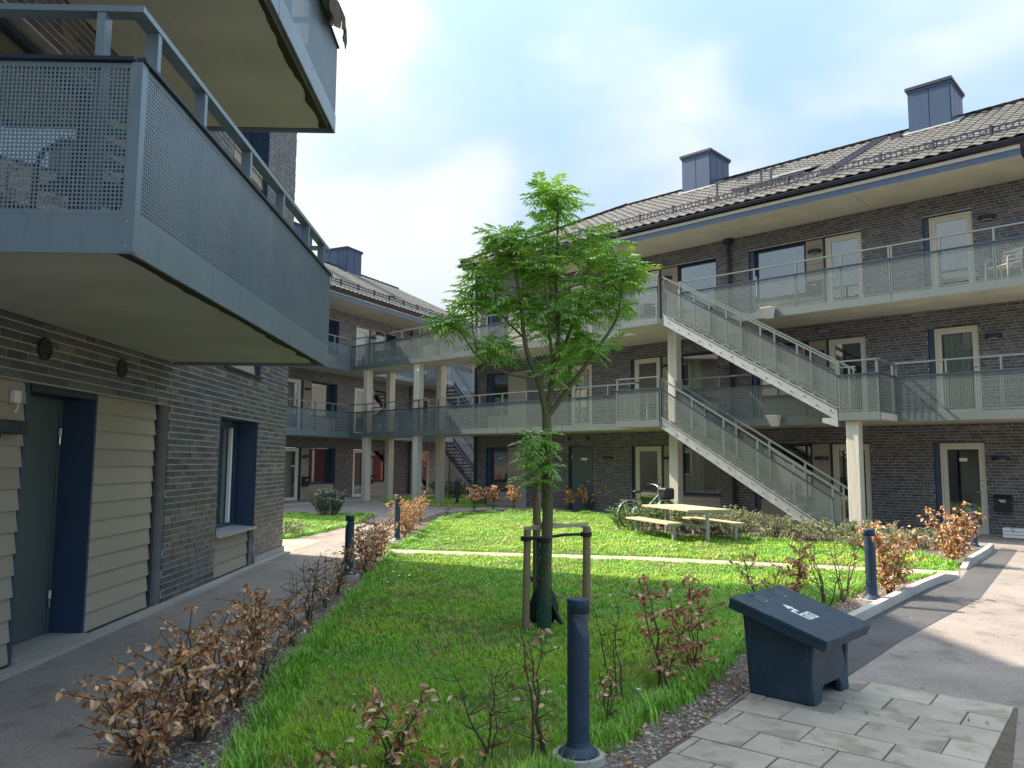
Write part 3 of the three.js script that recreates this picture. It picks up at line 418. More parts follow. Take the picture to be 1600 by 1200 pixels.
{
  const holes = []; for (let f = 0; f < 3; f++) { const y = f * FL; holes.push([-14.37, -11.2, y, y + 2.2], [-10.14, -6.9, y, y + 2.2], [-5.41, -4.28, y, y + 2.2], [-17.02, -15.97, y, y + 2.2], [-21.1, -18.98, y, y + 2.2]); }
  wall(bB, B, -21.8, -0.3, -0.05, 9.35, holes, { bricks: [-21.8, -0.3, 0.02, 9.3], single: 300, skip: (p, q, y) => y > 8.42 && p > -17.5 });
  box('end_wall', M.mortar, bB, -21.799, -0.05, -9, -21.4, 9.3, -0.45); box('back_wall', M.mortar, bB, -21.4, -0.05, -9.2, -0.3, 8.6, -9);
  for (let f = 0; f < 3; f++) {
    const y = f * FL;
    modA(bB, y, -14.37, { win: { curtains: f < 2 ? [[-12.55, -11.95, 1], [-11.5, -11.27, 1]] : [] }, door: { handle: 1 } });
    modB(bB, y, -10.14, { win: { curtains: f === 0 ? [[-9.9, -9.4, 1]] : f === 1 ? [[-9.9, -9.55, 0]] : [] }, door: { handle: -1 } });
    box('jamb', M.steelBlue, bB, -5.397, y, -0.09, -5.28, y + 2.18, -0.02); glazedDoor(bB, -5.27, y, { handle: 1, curtain: f === 1 ? 1 : 0 }); liner(bB, -5.41, -4.28, y, y + 2.2, -0.3, M.steelDark);
    liner(bB, -17.02, -15.97, y, y + 2.2, -0.3, M.steelDark); box('jamb', M.steelDark, bB, -17.007, y, -0.09, -16.92, y + 2.18, -0.02);
    if (f) glazedDoor(bB, -16.91, y, { w: 0.92, curtain: 1 });
    else {
      const d = grp('door', bB); box('leaf', M.doorSteel, d, -16.91, y + 0.01, -0.1, -15.99, y + 2.17, -0.05); box('sign', M.white, d, -16.5, 1.72, -0.051, -16.24, 1.8, -0.046); box('hinge', M.chrome, d, -16.905, 1.75, -0.05, -16.875, 1.9, -0.03);
      new MB().beam([-16.08, 1.0, -0.05], [-16.08, 1.0, 0.0], 0.02, 0.02).beam([-16.07, 1.0, 0.0], [-16.22, 1.0, 0.0], 0.018, 0.02).put('handle', M.chrome, d);
    }
    liner(bB, -21.1, -18.98, y, y + 2.2, -0.4, M.steelBlue); box('jamb', M.steelBlue, bB, -21.087, y + 0.5, -0.1, -20.9, y + 2.18, -0.06); windowIn(bB, -20.89, -20.02, y + 0.6, y + 2.18, { z: -0.1, mat: M.steelBlue }); siding(bB, -20.0, -19.0, y, y + 2.19, -0.075); siding(bB, -21.08, -20.01, y, y + 0.56, -0.075);
    for (const u of [-16.97, -16.16]) { const g = new THREE.CylinderGeometry(0.075, 0.075, 0.03, 20); g.rotateX(Math.PI / 2); g.translate(u, y + 2.48, 0.01); if (!f) put('air_vent', g, M.black, bB); }
  }
  box('sign', M.white, bB, -20.55, 1.76, -0.137, -20.33, 1.8, -0.134);
  box('sticker', M.white, bB, -4.86, 1.73, -0.062, -4.69, 1.81, -0.058);
  // concrete eave slab in lengths, fascia, gutter
  for (let i = 0; i < 4; i++) { const a = -17.5 + i * 3.64; box('eave_slab', M.concrete, bB, a + 0.008, 8.42, 0.02, a + 3.632, 8.56, 1.72); }
  box('eave_fascia', std([0.1, 0.15, 0.24], { map: tSteel, roughness: 0.4, metalness: 0.2 }), bB, -17.5, 8.42, 1.722, -2.95, 8.57, 1.735);
  box('eave_trim', M.white, bB, -17.5, 8.572, 1.722, -2.95, 8.65, 1.775);
  box('eave_end', M.steelDark, bB, -2.94, 8.42, 0.02, -2.92, 8.6, 1.73);
  const gut = (x0, x1, z, y) => { const m = new MB(), pts = []; for (let i = 0; i <= 8; i++) { const a = Math.PI * (1 + i / 8); pts.push([z + 0.07 * Math.cos(a), y + 0.075 * Math.sin(a)]); } for (let i = 0; i < 8; i++) m.quad([x0, pts[i][1], pts[i][0]], [x1, pts[i][1], pts[i][0]], [x1, pts[i + 1][1], pts[i + 1][0]], [x0, pts[i + 1][1], pts[i + 1][0]]); m.box(x0, y - 0.005, z + 0.065, x1, y + 0.006, z + 0.078); return m.put('gutter', M.steelDark, bB); };
  gut(-17.6, 0, 1.9, 8.735); gut(-22.2, -17.5, 0.55, 9.44);
  box('verge_board', M.steelDark, bB, -22.15, 9.3, 0.02, -17.5, 9.48, 0.42);
  box('eave_return', M.siding, bB, -17.52, 8.42, 0.02, -17.5, 9.5, 1.72);
  // downpipes
  new MB().tube([[-10.74, 8.42, 0.09], [-10.74, 5.7, 0.09], [-10.74, 0, 0.09]], 0.05, 10).put('downpipe', M.steelDark, bB);
  box('pipe_collar', M.steelDark, bB, -10.86, 8.28, 0.02, -10.62, 8.415, 0.2);
  new MB().tube([[-21.62, 9.4, 0.5], [-21.62, 9.25, 0.45], [-21.62, 9.02, 0.13], [-21.62, 8.85, 0.09], [-21.62, 0, 0.09]], 0.05, 10).put('downpipe', M.steelDark, bB);
  // roof
  const roof = grp('roof', bB), hipX = (z) => (z > 0.5 ? -17.5 : -22.15 + (0.5 - z));
  sheet3('roof_deck', [[-17.5, EY, EZ], [0, EY, EZ], [0, RY, RZ], [-17.35, RY, RZ], [-22.15, roofY(0.5), 0.5], [-17.5, roofY(0.5), 0.5]], M.underlay, roof);
  sheet3('roof_deck', [[-22.15, roofY(0.5), 0.5], [-17.35, RY, RZ], [-22.15, roofY(0.5), -9.1]], M.ridge, roof); sheet3('roof_deck', [[-17.35, RY, RZ], [0, RY, RZ], [0, roofY(0.5), -9.1], [-22.15, roofY(0.5), -9.1]], M.ridge, roof);
  tiles(roof, B, (t) => [hipX(lerp(EZ, RZ, t)), 0], EZ, EY + 0.03, RZ, RY + 0.03, 300);
  for (let x = -17.35; x < -0.2; x += 0.4) { const g = new THREE.CylinderGeometry(0.13, 0.14, 0.43, 10, 1, false, 0, Math.PI); g.rotateZ(Math.PI / 2); g.rotateX(-Math.PI / 2 - 0.02); g.translate(x + 0.2, RY + 0.02, RZ); put('ridge_tile', g, M.ridge, roof); }
  for (let i = 0; i < 17; i++) { const t = (i + 0.5) / 17, g = new THREE.CylinderGeometry(0.12, 0.13, 0.43, 8, 1, false, 0, Math.PI); g.rotateZ(Math.PI / 2); g.rotateX(-Math.PI / 2); g.applyMatrix4(M4(lerp(-22.15, -17.35, t), lerp(roofY(0.5), RY, t) + 0.05, lerp(0.5, RZ, t), 1, 1, 1, Math.PI / 4, 0, 0.35)); put('ridge_tile', g, M.ridge, roof); }
  snowGuard(bB, -17.2, 0, 1.2, roofY(1.2) + 0.06);
  chimney(bB, -14.4, -13.25, -3.55, -5.0, 11.3, 13.0); chimney(bB, -6.55, -5.4, -3.55, -5.0, 11.3, 13.0);
  // roof hatch, step platform and ladder
  const hz = -0.55, hy = roofY(hz), h = grp('roof_hatch', bB); box('frame', M.steelDark, h, -9.6, hy - 0.1, hz - 0.9, -8.5, hy + 0.16, hz - 0.1); new MB().hex([[-9.7, hy + 0.17, hz], [-8.42, hy + 0.17, hz], [-8.42, hy + 0.22, hz], [-9.7, hy + 0.22, hz], [-9.7, hy + 0.6, hz - 1.1], [-8.42, hy + 0.6, hz - 1.1], [-8.42, hy + 0.65, hz - 1.1], [-9.7, hy + 0.65, hz - 1.1]]).put('lid', M.zinc, h);
  const pf = grp('roof_platform', bB), m = new MB(), pz = 0.2, py = roofY(pz) + 0.2; for (let x = -10.5; x < -8.3; x += 0.075) m.box(x, py - 0.03, pz - 0.34, x + 0.025, py, pz + 0.06); m.box(-10.52, py - 0.05, pz + 0.06, -8.28, py + 0.01, pz + 0.085).box(-10.52, py - 0.05, pz - 0.37, -8.28, py + 0.01, pz - 0.345); m.put('grate', M.steelDark, pf);
  for (const x of [-10.9, -9.2]) new MB().box(x, roofY(0.5) - 0.05, 0.45, x + 0.05, roofY(0.5) + 0.6, 0.5).put('post', M.steelDark, pf);
  new MB().box(-9.9, roofY(-0.4), -0.45, -9.85, roofY(-0.4) + 0.55, -0.4).put('post', M.steelDark, pf);
  new MB().beam([-10.9, roofY(0.5) + 0.58, 0.47], [-8.7, roofY(0.5) + 0.58, 0.47], 0.03, 0.03).beam([-10.88, roofY(0.5) + 0.58, 0.47], [-9.87, roofY(-0.4) + 0.53, -0.42], 0.03, 0.03).put('rail', M.steelDark, pf);
  const ld = new MB(); for (let i = 0; i < 17; i++) { const z = lerp(0.7, -4.1, i / 16); ld.box(-7.75, roofY(z) + 0.06, z - 0.03, -7.35, roofY(z) + 0.11, z + 0.03); } for (const x of [-7.75, -7.38]) ld.beam([x, roofY(0.8) + 0.09, 0.8], [x, roofY(-4.2) + 0.09, -4.2], 0.03, 0.04); ld.put('roof_ladder', M.steelDark, bB);
  for (const [u, z] of [[-11.8, -2.8], [-7.0, -3.3], [-2.4, -1.6]]) box('roof_vent', M.steelDark, bB, u, roofY(z), z - 0.15, u + 0.28, roofY(z) + 0.16, z + 0.08);
}
// galleries along the right building, on across the gap to the far one
function galleryB(name, label, y, extra) {
  const g = inF(B, thing(name, label, 'gallery')), low = y < 4, F1 = M.gallery;
  const right = low ? [[-0.3, 1.78], [-5.68, 1.78], [-5.68, 2.93], [-6.62, 2.93], [-6.62, 1.78], [-11.46, 1.78]] : [[-0.3, 1.78], [-11.46, 1.78]];
  slabPoly(g, [[-0.3, 0.02], ...right, [-11.46, 2.93], [-12.9, 2.93], [-12.9, 1.78], [-27.6, 1.78], [-28.1, 0.2], [-21.85, 0.2], [-21.85, 0.02]].reverse(), y - 0.2, y - 0.04);
  const runs = [[[-0.3, 1.8], [-5.7, 1.8]], ...(low ? [[[-5.7, 1.8], [-5.7, 2.95]], [[-5.7, 2.95], [-6.62, 2.95]], [[-6.62, 1.8], [-11.46, 1.8]]] : [[[-5.7, 1.8], [-11.46, 1.8]]]), [[-11.46, 2.95], [-12.9, 2.95]], [[-12.9, 2.95], [-12.9, 1.8]], [[-12.9, 1.8], [-27.6, 1.8]], [[-28.1, 0.18], [-21.85, 0.18]]];
  for (const [a, b] of runs) { fascia(g, a, b, y - 0.205, y - 0.005, F1); railing(g, a, b, y - 0.01, { inn: -0.045 }); }
  return g;
}
const g1 = galleryB('access_gallery', 'first floor gallery with perforated railing along the right brick building and across the gap', 2.85);
const g2 = galleryB('access_gallery', 'top floor gallery with perforated railing under the eave of the right brick building', 5.71);
const colGeo = new RoundedBoxGeometry(0.28, 1, 0.28, 2, 0.012);
const colLabels = ['concrete column carrying the stair landing, in front of the lowest glazed door', 'tall concrete column beside the upper end of the stairs, behind the table', 'front left concrete column of the four under the linking gallery', 'rear left concrete column of the four under the linking gallery', 'front right concrete column of the four under the linking gallery', 'rear right concrete column of the four under the linking gallery'];
[[-6.36, 2.72, 2.645], [-11.52, 2.0, 5.505], [-26.6, 1.6, 5.505], [-26.6, 0.4, 5.505], [-23.3, 1.6, 5.505], [-23.3, 0.4, 5.505]].forEach(([u, d, h], i) => {
  const t = inF(B, thing('concrete_column', colLabels[i], 'column')); t.position.set(...B.world(u, 0, d)); const m = put('shaft', colGeo, M.column, t); m.scale.y = h + 0.1; m.position.y = h / 2 - 0.05; box('base_plate', M.zinc, t, -0.16, -0.02, -0.16, 0.16, 0.012, 0.16);
});
{
  const s1 = inF(B, thing('steel_staircase', 'lower galvanised outdoor staircase from the gallery down to the lawn', 'staircase')); stair(s1, -11.4, 2.84, -6.85, 0.03, 2.08, 2.93, M.gallery, M.galv);
  const s2 = inF(B, thing('steel_staircase', 'upper galvanised outdoor staircase between the two galleries', 'staircase')); stair(s2, -11.3, 5.7, -6.66, 2.9, 1.95, 2.93, M.gallery, M.galv);
  new MB().hex([[-7.0, 2.62, 2.95], [-6.64, 2.5, 2.95], [-6.64, 2.72, 2.95], [-7.0, 2.72, 2.95], [-7.0, 2.62, 2.0], [-6.64, 2.5, 2.0], [-6.64, 2.72, 2.0], [-7.0, 2.72, 2.0]]).put('landing_bracket', M.zinc, s2);
}
for (const [u, y, w] of [[-8.72, 5.6, 'upper'], [-8.65, 2.74, 'lower']]) {
  const t = inF(B, thing('flood_light', `white wedge shaped light on the edge of the ${w} gallery beside the stairs`, 'light')); t.position.set(...B.world(u, y, 1.81));
  new MB().hex([[-0.1, -0.13, 0.06], [0.1, -0.13, 0.06], [0.15, 0.13, 0.24], [-0.15, 0.13, 0.24], [-0.1, -0.13, 0], [0.1, -0.13, 0], [0.15, 0.13, 0], [-0.15, 0.13, 0]]).put('housing', M.white, t); box('bracket', M.zinc, t, -0.05, -0.1, -0.03, 0.05, 0.1, 0.0); new MB().hex([[-0.165, 0.131, 0.255], [0.165, 0.131, 0.255], [0.165, 0.15, 0.255], [-0.165, 0.15, 0.255], [-0.165, 0.131, -0.005], [0.165, 0.131, -0.005], [0.165, 0.15, -0.005], [-0.165, 0.15, -0.005]]).put('lid', M.white, t);
}
const LB = [['at right end of the top gallery, right of the last door', -3.98, 7.68, 0], ['at right end of the first floor gallery, right of its last door', -3.98, 4.75, 0], ['right of the lowest right door, above the letterbox', -3.98, 1.83, 0], ['on the siding beside the big window of the top gallery', -8.2, 7.62, -0.05], ['on the siding under the upper stair, first floor', -8.2, 4.76, -0.05], ['on the siding behind the foot of the lower stair', -8.2, 1.83, -0.05], ['on the siding at the head of the upper stair', -12.97, 7.62, -0.05], ['on the siding behind the column on the first floor gallery', -13.0, 4.76, -0.05], ['on the siding behind the column, beside the bicycle', -13.0, 1.83, -0.05], ['on bare brick right of the grey steel door', -15.3, 1.83, 0]];
for (const [w, u, y, d] of LB) wallLamp(B, u, y, d, 'dark wall lamp ' + w);
letterbox(B, -3.98, 0.75, 0, 'black letterbox on dark brick right of the lowest right door');
letterbox(B, -8.22, 6.55, -0.05, 'black letterbox on the siding of the top gallery, seen through the mesh');

// ---------------------------------------------------------------- far building on the left
const bC = building(C, 'apartment_building', 'far dark brick apartment building with hipped tiled roof, left of the linking gallery');
{
  const holes = []; for (let f = 0; f < 3; f++) { const y = f * FL; holes.push([20.4, 22.0, y, y + 2.2], [24.1, 27.5, y, y + 2.2], [28.75, 32.0, y, y + 2.2], [34.3, 37.5, y, y + 2.2]); }
  wall(bC, C, 17, 43, -0.05, 8.6, holes, { bricks: [21, 40, 0.02, 8.42], single: 120 });
  box('end_wall', M.mortar, bC, 42.6, -0.05, -9, 43, 8.6, -0.45); box('end_wall', M.mortar, bC, 17, -0.05, -9, 17.4, 8.6, -0.45);
  for (let f = 0; f < 3; f++) {
    const y = f * FL;
    glazedDoor(bC, 24.16, y, { handle: 1, curtain: 1, mat: M.white }); box('jamb', M.steelDark, bC, 25.15, y, -0.2, 25.31, y + 2.19, -0.03); siding(bC, 25.32, 25.8, y + 0.66, y + 2.19, -0.06); siding(bC, 25.32, 27.48, y, y + 0.655, -0.06, 0.165); windowIn(bC, 25.82, 27.46, y + 0.69, y + 2.18, { z: -0.26, mat: M.steelBlue, sillOut: 0.01, curtains: f === 1 ? [[25.9, 26.3, 0]] : [] }); box('jamb', M.steelDark, bC, 25.801, y + 0.66, -0.26, 25.815, y + 2.19, -0.03); liner(bC, 24.1, 27.5, y, y + 2.2, -0.4, M.steelBlue);
    glazedDoor(bC, 28.8, y, { handle: 1, curtain: 1, mat: M.white }); box('jamb', M.steelDark, bC, 29.79, y, -0.2, 29.92, y + 2.19, -0.03); siding(bC, 29.93, 30.34, y + 0.66, y + 2.19, -0.06); siding(bC, 29.93, 31.98, y, y + 0.655, -0.06, 0.165); windowIn(bC, 30.36, 31.96, y + 0.69, y + 2.18, { z: -0.26, mat: M.steelBlue, sillOut: 0.01 }); liner(bC, 28.75, 32, y, y + 2.2, -0.4, M.steelBlue);
    glazedDoor(bC, 34.36, y, { handle: 1, curtain: 2 }); siding(bC, 35.4, 37.48, y, y + 2.19, -0.06); liner(bC, 34.3, 37.5, y, y + 2.2, -0.4, M.steelBlue);
    windowIn(bC, 20.45, 21.95, y + 0.69, y + 2.18, { z: -0.26, curtains: [[20.5, 21, 0]] }); siding(bC, 20.42, 21.98, y, y + 0.655, -0.06, 0.165);
  }
  for (let i = 0; i < 6; i++) { const a = 17 + i * 4.4; box('eave_slab', M.concrete, bC, a + 0.008, 8.42, 0.02, a + 4.39, 8.56, 1.72); }
  box('eave_fascia', std([0.12, 0.18, 0.27], { map: tSteel, roughness: 0.4, metalness: 0.2 }), bC, 17, 8.42, 1.722, 43.6, 8.6, 1.735); box('eave_trim', M.white, bC, 17, 8.6, 1.722, 43.6, 8.64, 1.75);
  { const m = new MB(); for (let i = 0; i < 6; i++) { const a = Math.PI * (1 + i / 6), c = Math.PI * (1 + (i + 1) / 6), p = (q) => [1.9 + 0.07 * Math.cos(q), 8.72 + 0.075 * Math.sin(q)], [z0, y0] = p(a), [z1, y1] = p(c); m.quad([17, y0, z0], [44, y0, z0], [44, y1, z1], [17, y1, z1]); } m.box(17, 8.715, 1.965, 44, 8.727, 1.978).put('gutter', M.steelDark, bC); }
  const roof = grp('roof', bC), ap = 38.0, end = 44.2;
  sheet3('roof_deck', [[17, EY, EZ], [end, EY, EZ], [ap, RY, RZ], [17, RY, RZ]], M.underlay, roof); sheet3('roof_deck', [[end, EY, EZ], [end, EY, -10.5], [ap, RY, RZ]], M.ridge, roof); sheet3('roof_deck', [[17, RY, RZ], [ap, RY, RZ], [end, EY, -10.5], [17, EY, -10.5]], M.ridge, roof);
  tiles(roof, C, (t) => [22, lerp(end, ap, t)], EZ, EY + 0.03, RZ, RY + 0.03, 0);
  for (let x = 24; x < ap; x += 0.4) { const g = new THREE.CylinderGeometry(0.13, 0.14, 0.43, 8, 1, false, 0, Math.PI); g.rotateZ(Math.PI / 2); g.rotateX(-Math.PI / 2); g.translate(x + 0.2, RY + 0.02, RZ); put('ridge_tile', g, M.ridge, roof); }
  snowGuard(bC, 22, 42, 1.2, roofY(1.2) + 0.06);
  chimney(bC, 32.4, 33.65, -3.55, -5.3, 11.2, 13.0); chimney(bC, 28.2, 29.6, -3.55, -5.3, 11.2, 13.15);
  box('roof_vent', M.steelDark, bC, 31.5, roofY(0), -0.2, 31.8, roofY(0) + 0.16, 0.05);
  new MB().tube([[33.3, 8.6, 0.09], [33.3, 0, 0.09]], 0.05, 8).put('downpipe', M.steelDark, bC);
}
function galleryC(label, y) {
  const g = inF(C, thing('access_gallery', label, 'gallery')), F1 = M.balcony;
  slabPoly(g, [[17, 0.02], [17, 1.38], [32.3, 1.38], [32.3, 2.38], [33.7, 2.38], [33.7, 1.38], [42.5, 1.38], [42.5, 0.02]].reverse(), y - 0.2, y - 0.04);
  for (const [a, b] of [[[17, 1.4], [26.6, 1.4]], [[28.25, 1.4], [32.3, 1.4]], [[32.3, 1.4], [32.3, 2.4]], [[32.3, 2.4], [33.7, 2.4]], [[33.7, 1.4], [42.5, 1.4]]]) { fascia(g, a, b, y - 0.205, y - 0.005, F1); railing(g, a, b, y - 0.01, { inn: 0.045, mat: M.balcony }); }
}
galleryC('first floor gallery along the far left brick building', 2.85); galleryC('top floor gallery under the eave of the far left brick building', 5.71);
{
  const s1 = inF(C, thing('steel_staircase', 'lower far staircase behind the four columns', 'staircase')); stair(s1, 33.7, 2.84, 38.2, 0.03, 1.45, 2.36, M.balcony, M.steelBlue);
  const s2 = inF(C, thing('steel_staircase', 'upper far staircase between galleries behind the four columns', 'staircase')); stair(s2, 33.7, 5.7, 38.2, 2.86, 1.45, 2.36, M.balcony, M.steelBlue);
  for (const [w, y, i] of [[25.56, 1.86, 'at ground level beside the left door'], [25.56, 4.72, 'on the first floor beside its left door'], [30.12, 4.72, 'on the first floor behind the columns'], [30.12, 1.86, 'at ground level behind the columns'], [30.12, 7.6, 'on the top floor beside the second door']]) wallLamp(C, w, y, -0.04, 'dark wall lamp of the far building ' + i);
  letterbox(C, 25.56, 0.78, -0.04, 'black letterbox beside the left ground door of the far building'); letterbox(C, 30.12, 0.78, -0.04, 'black letterbox behind the columns of the far building');
}
// red wooden house beyond the gap, mirrored in the far building's windows
{
  const h = thing('wooden_house', 'red wooden house beyond the right building, mirrored in the far windows', 'house', [13, 0, -46], -0.42);
  for (let i = 0; i < 40; i++) box('board', M.red, h, -5 + i * 0.25, 0, 4, -4.76 + i * 0.25, 4.6, 4.03); box('wall', M.red, h, -5, 0, -4, 5, 4.6, 4);
  for (const x of [-5, -0.1, 4.8]) box('corner_board', M.white, h, x, 0, 4.031, x + 0.2, 4.6, 4.06); for (const x of [-3, 1.8]) { const w = grp('window', h); box('frame', M.white, w, x, 1.2, 4.031, x + 1.3, 2.8, 4.08); box('pane', M.black, w, x + 0.12, 1.32, 4.081, x + 1.18, 2.68, 4.09); }
  new MB().hex([[-5.4, 4.5, 4.5], [5.4, 4.5, 4.5], [5.4, 4.6, 4.5], [-5.4, 4.6, 4.5], [-5.4, 7.4, 0], [5.4, 7.4, 0], [5.4, 7.5, 0], [-5.4, 7.5, 0]]).hex([[5.4, 4.5, -4.5], [-5.4, 4.5, -4.5], [-5.4, 4.6, -4.5], [5.4, 4.6, -4.5], [5.4, 7.4, 0], [-5.4, 7.4, 0], [-5.4, 7.5, 0], [5.4, 7.5, 0]]).put('roof', M.ridge, h);
}

{ // a block across the street, mirrored in the right building's panes
  const h = thing('apartment_building', 'brick block across the street, seen only as a mirrored roof in window panes', 'building', [-24, 0, -9]);
  box('wall', M.siding, h, -6, 0, -14, 5, 8.2, 16); for (let f = 0; f < 3; f++) for (let k = 0; k < 8; k++) { const w = grp('window', h); box('frame', M.white, w, 5.001, 0.9 + f * 2.8, -12.5 + k * 3.6, 5.06, 2.4 + f * 2.8, -11 + k * 3.6); box('pane', M.black, w, 5.061, 1.0 + f * 2.8, -12.4 + k * 3.6, 5.07, 2.3 + f * 2.8, -11.1 + k * 3.6); }
  new MB().hex([[5.8, 8.1, 16.6], [5.8, 8.1, -14.6], [5.8, 8.25, -14.6], [5.8, 8.25, 16.6], [-0.5, 11.4, 16.6], [-0.5, 11.4, -14.6], [-0.5, 11.55, -14.6], [-0.5, 11.55, 16.6]]).hex([[-6.8, 8.1, -14.6], [-6.8, 8.1, 16.6], [-6.8, 8.25, 16.6], [-6.8, 8.25, -14.6], [-0.5, 11.4, -14.6], [-0.5, 11.4, 16.6], [-0.5, 11.55, 16.6], [-0.5, 11.55, -14.6]]).put('roof', M.ridge, h);
  for (const z of [-9, 2]) box('chimney', M.steelBlue, h, -1.2, 10.8, z, 0.1, 12.9, z + 1.3);
}

// ---------------------------------------------------------------- near building on the left
const bA = building(A, 'apartment_building', 'near dark brick apartment building with large balconies at the left edge');
{
  const holes = [[-1, 8.89, 0, 2.26], [10.55, 12.22, 0.0, 2.25], [10.6, 12.25, 2.96, 5.12], [10.6, 12.25, 5.83, 7.98], [4.4, 8.3, 2.9, 5.1], [4.4, 8.3, 5.76, 7.95]];
  wall(bA, A, -6, 13.93, -0.05, 8.6, holes, { bricks: [3.6, 13.93, 0.02, 8.4], single: 300, hidden: (v, y) => v < 8.9 && y > 2.75 });
  box('end_wall', M.mortar, bA, 13.6, -0.05, -10, 13.93, 8.6, -0.45); box('back_wall', M.mortar, bA, -6, -0.05, -10.3, 13.93, 8.6, -10);
  sheet3('roof_deck', [[-6, 8.5, 0.5], [14.4, 8.5, 0.5], [9.2, 11.4, -5], [-6, 11.4, -5]], M.ridge, bA); sheet3('roof_deck', [[14.4, 8.5, 0.5], [14.4, 8.5, -10.6], [9.2, 11.4, -5]], M.ridge, bA); sheet3('roof_deck', [[-6, 11.4, -5], [9.2, 11.4, -5], [14.4, 8.5, -10.6], [-6, 8.5, -10.6]], M.ridge, bA); box('soffit', M.concrete, bA, -6, 8.44, 0.02, 14.38, 8.49, 0.48);
  siding(bA, -1, 6.26, 0.03, 2.26, -0.1, 0.172); siding(bA, 7.38, 8.7, 0.03, 2.26, -0.1, 0.172);
  box('trim', M.steelDark, bA, 8.7, 0.02, -0.12, 8.76, 2.26, -0.06); box('trim', M.steelBlue, bA, 6.26, 0.02, -0.4, 6.31, 2.26, -0.07);
  box('niche_side', std([0.036, 0.066, 0.125], { map: tSteel, roughness: 0.45 }), bA, 7.345, 0.03, -0.46, 7.38, 2.26, -0.06); box('niche_top', M.steelDark, bA, 6.31, 2.2, -0.46, 7.345, 2.26, -0.06);
  box('inner_wall', M.mortar, bA, -1, -0.02, -0.5, 8.89, 2.28, -0.43);
  const d = grp('door', bA); box('leaf', M.doorSteel, d, 6.36, 0.05, -0.425, 7.3, 2.14, -0.38); new MB().box(6.31, 0.03, -0.42, 6.36, 2.2, -0.37).box(7.3, 0.03, -0.42, 7.345, 2.2, -0.37).box(6.36, 2.14, -0.42, 7.3, 2.2, -0.371).put('frame', M.doorSteel, d);
  box('sign', std([0.4, 0.47, 0.36]), d, 6.4, 1.74, -0.379, 6.58, 1.83, -0.375); box('sign_mark', M.black, d, 6.45, 1.77, -0.3745, 6.475, 1.795, -0.3735); new MB().beam([6.44, 1.778, -0.373], [6.47, 1.8, -0.373], 0.008, 0.002).put('sign_mark', M.black, d);
  for (const y of [0.28, 1.78]) { new MB().tube([[7.3, y, -0.355], [7.3, y + 0.07, -0.355]], 0.012, 8).put('hinge', M.chrome, d); new MB().tube([[7.3, y + 0.075, -0.355], [7.3, y + 0.15, -0.355]], 0.014, 8).put('hinge', M.white, d); }
  box('threshold', M.plinth, bA, 6.3, 0.0, -0.42, 7.36, 0.035, -0.02);
  // ground floor window
  siding(bA, 10.56, 12.16, 0.03, 0.58, -0.1, 0.18); box('trim', M.steelBlue, bA, 12.16, 0.02, -0.12, 12.2, 0.58, -0.06); liner(bA, 10.55, 12.22, 0.62, 2.25, -0.4); windowIn(bA, 10.6, 12.17, 0.63, 2.2, { z: -0.3, mat: M.steelBlue, t: 0.07, sill: false, curtains: [[11.3, 11.75, 0], [10.7, 10.95, 0]] });
  new MB().hex([[10.53, 0.585, 0.05], [12.24, 0.585, 0.05], [12.24, 0.61, 0.05], [10.53, 0.61, 0.05], [10.53, 0.585, -0.32], [12.24, 0.585, -0.32], [12.24, 0.645, -0.32], [10.53, 0.645, -0.32]]).put('sill', M.zinc, bA);
  box('frame_mullion', M.white, bA, 11.86, 0.7, -0.33, 11.93, 2.13, -0.285);
  for (const y of [2.96, 5.83]) { siding(bA, 10.62, 12.2, y + 0.03, y + 0.55, -0.1, 0.18); liner(bA, 10.6, 12.25, y, y + (y > 4 ? 2.15 : 2.16), -0.4); windowIn(bA, 10.65, 12.2, y + 0.6, y + 2.12, { z: -0.3, mat: M.steelBlue, t: 0.07 }); box('drip_sill', M.steelDark, bA, 10.58, y - 0.03, -0.1, 12.27, y - 0.002, 0.05); box('trim', M.steelBlue, bA, 12.2, y, -0.12, 12.237, y + 0.58, -0.06); }
  for (const y of [2.9, 5.76]) { glazedDoor(bA, 4.5, y + 0.02, { handle: 1, curtain: 1, mat: M.white }); windowIn(bA, 5.6, 7.0, y + 0.75, y + 2.16, { z: -0.1 }); siding(bA, 5.5, 8.28, y + 0.02, y + 0.72, -0.08); siding(bA, 7.02, 8.28, y + 0.73, y + 2.18, -0.08); box('inner_wall', M.room, bA, 4.4, y, -0.42, 5.5, y + 2.2, -0.4); }
  // round louvred wall vents
  for (const v of [6.34, 7.68]) { const g = grp('air_vent', bA), r = new THREE.TorusGeometry(0.088, 0.01, 8, 24); r.translate(v, 2.55, 0.012); put('rim', r, M.black, g); const c = new THREE.CircleGeometry(0.086, 24); c.translate(v, 2.55, 0.006); put('dark_core', c, M.black, g); for (let i = -3; i <= 3; i++) { const w = Math.sqrt(0.0074 - (i * 0.024) ** 2); new MB().hex([[v - w, 2.545 + i * 0.024, 0.022], [v + w, 2.545 + i * 0.024, 0.022], [v + w, 2.55 + i * 0.024, 0.024], [v - w, 2.55 + i * 0.024, 0.024], [v - w, 2.552 + i * 0.024, 0.008], [v + w, 2.552 + i * 0.024, 0.008], [v + w, 2.557 + i * 0.024, 0.008], [v - w, 2.557 + i * 0.024, 0.008]]).put('slat', M.steelDark, g); } }
  for (let i = 0; i < 10; i++) box('edging_stone', M.plinth, bA, 4 + i * 1.0 + 0.004, -0.03, 0.01, 4.996 + i * 1.0, 0.035, 0.12);
  box('plinth', M.mortar, bA, 12.25, -0.03, 0.002, 13.95, 0.13, 0.03);
}
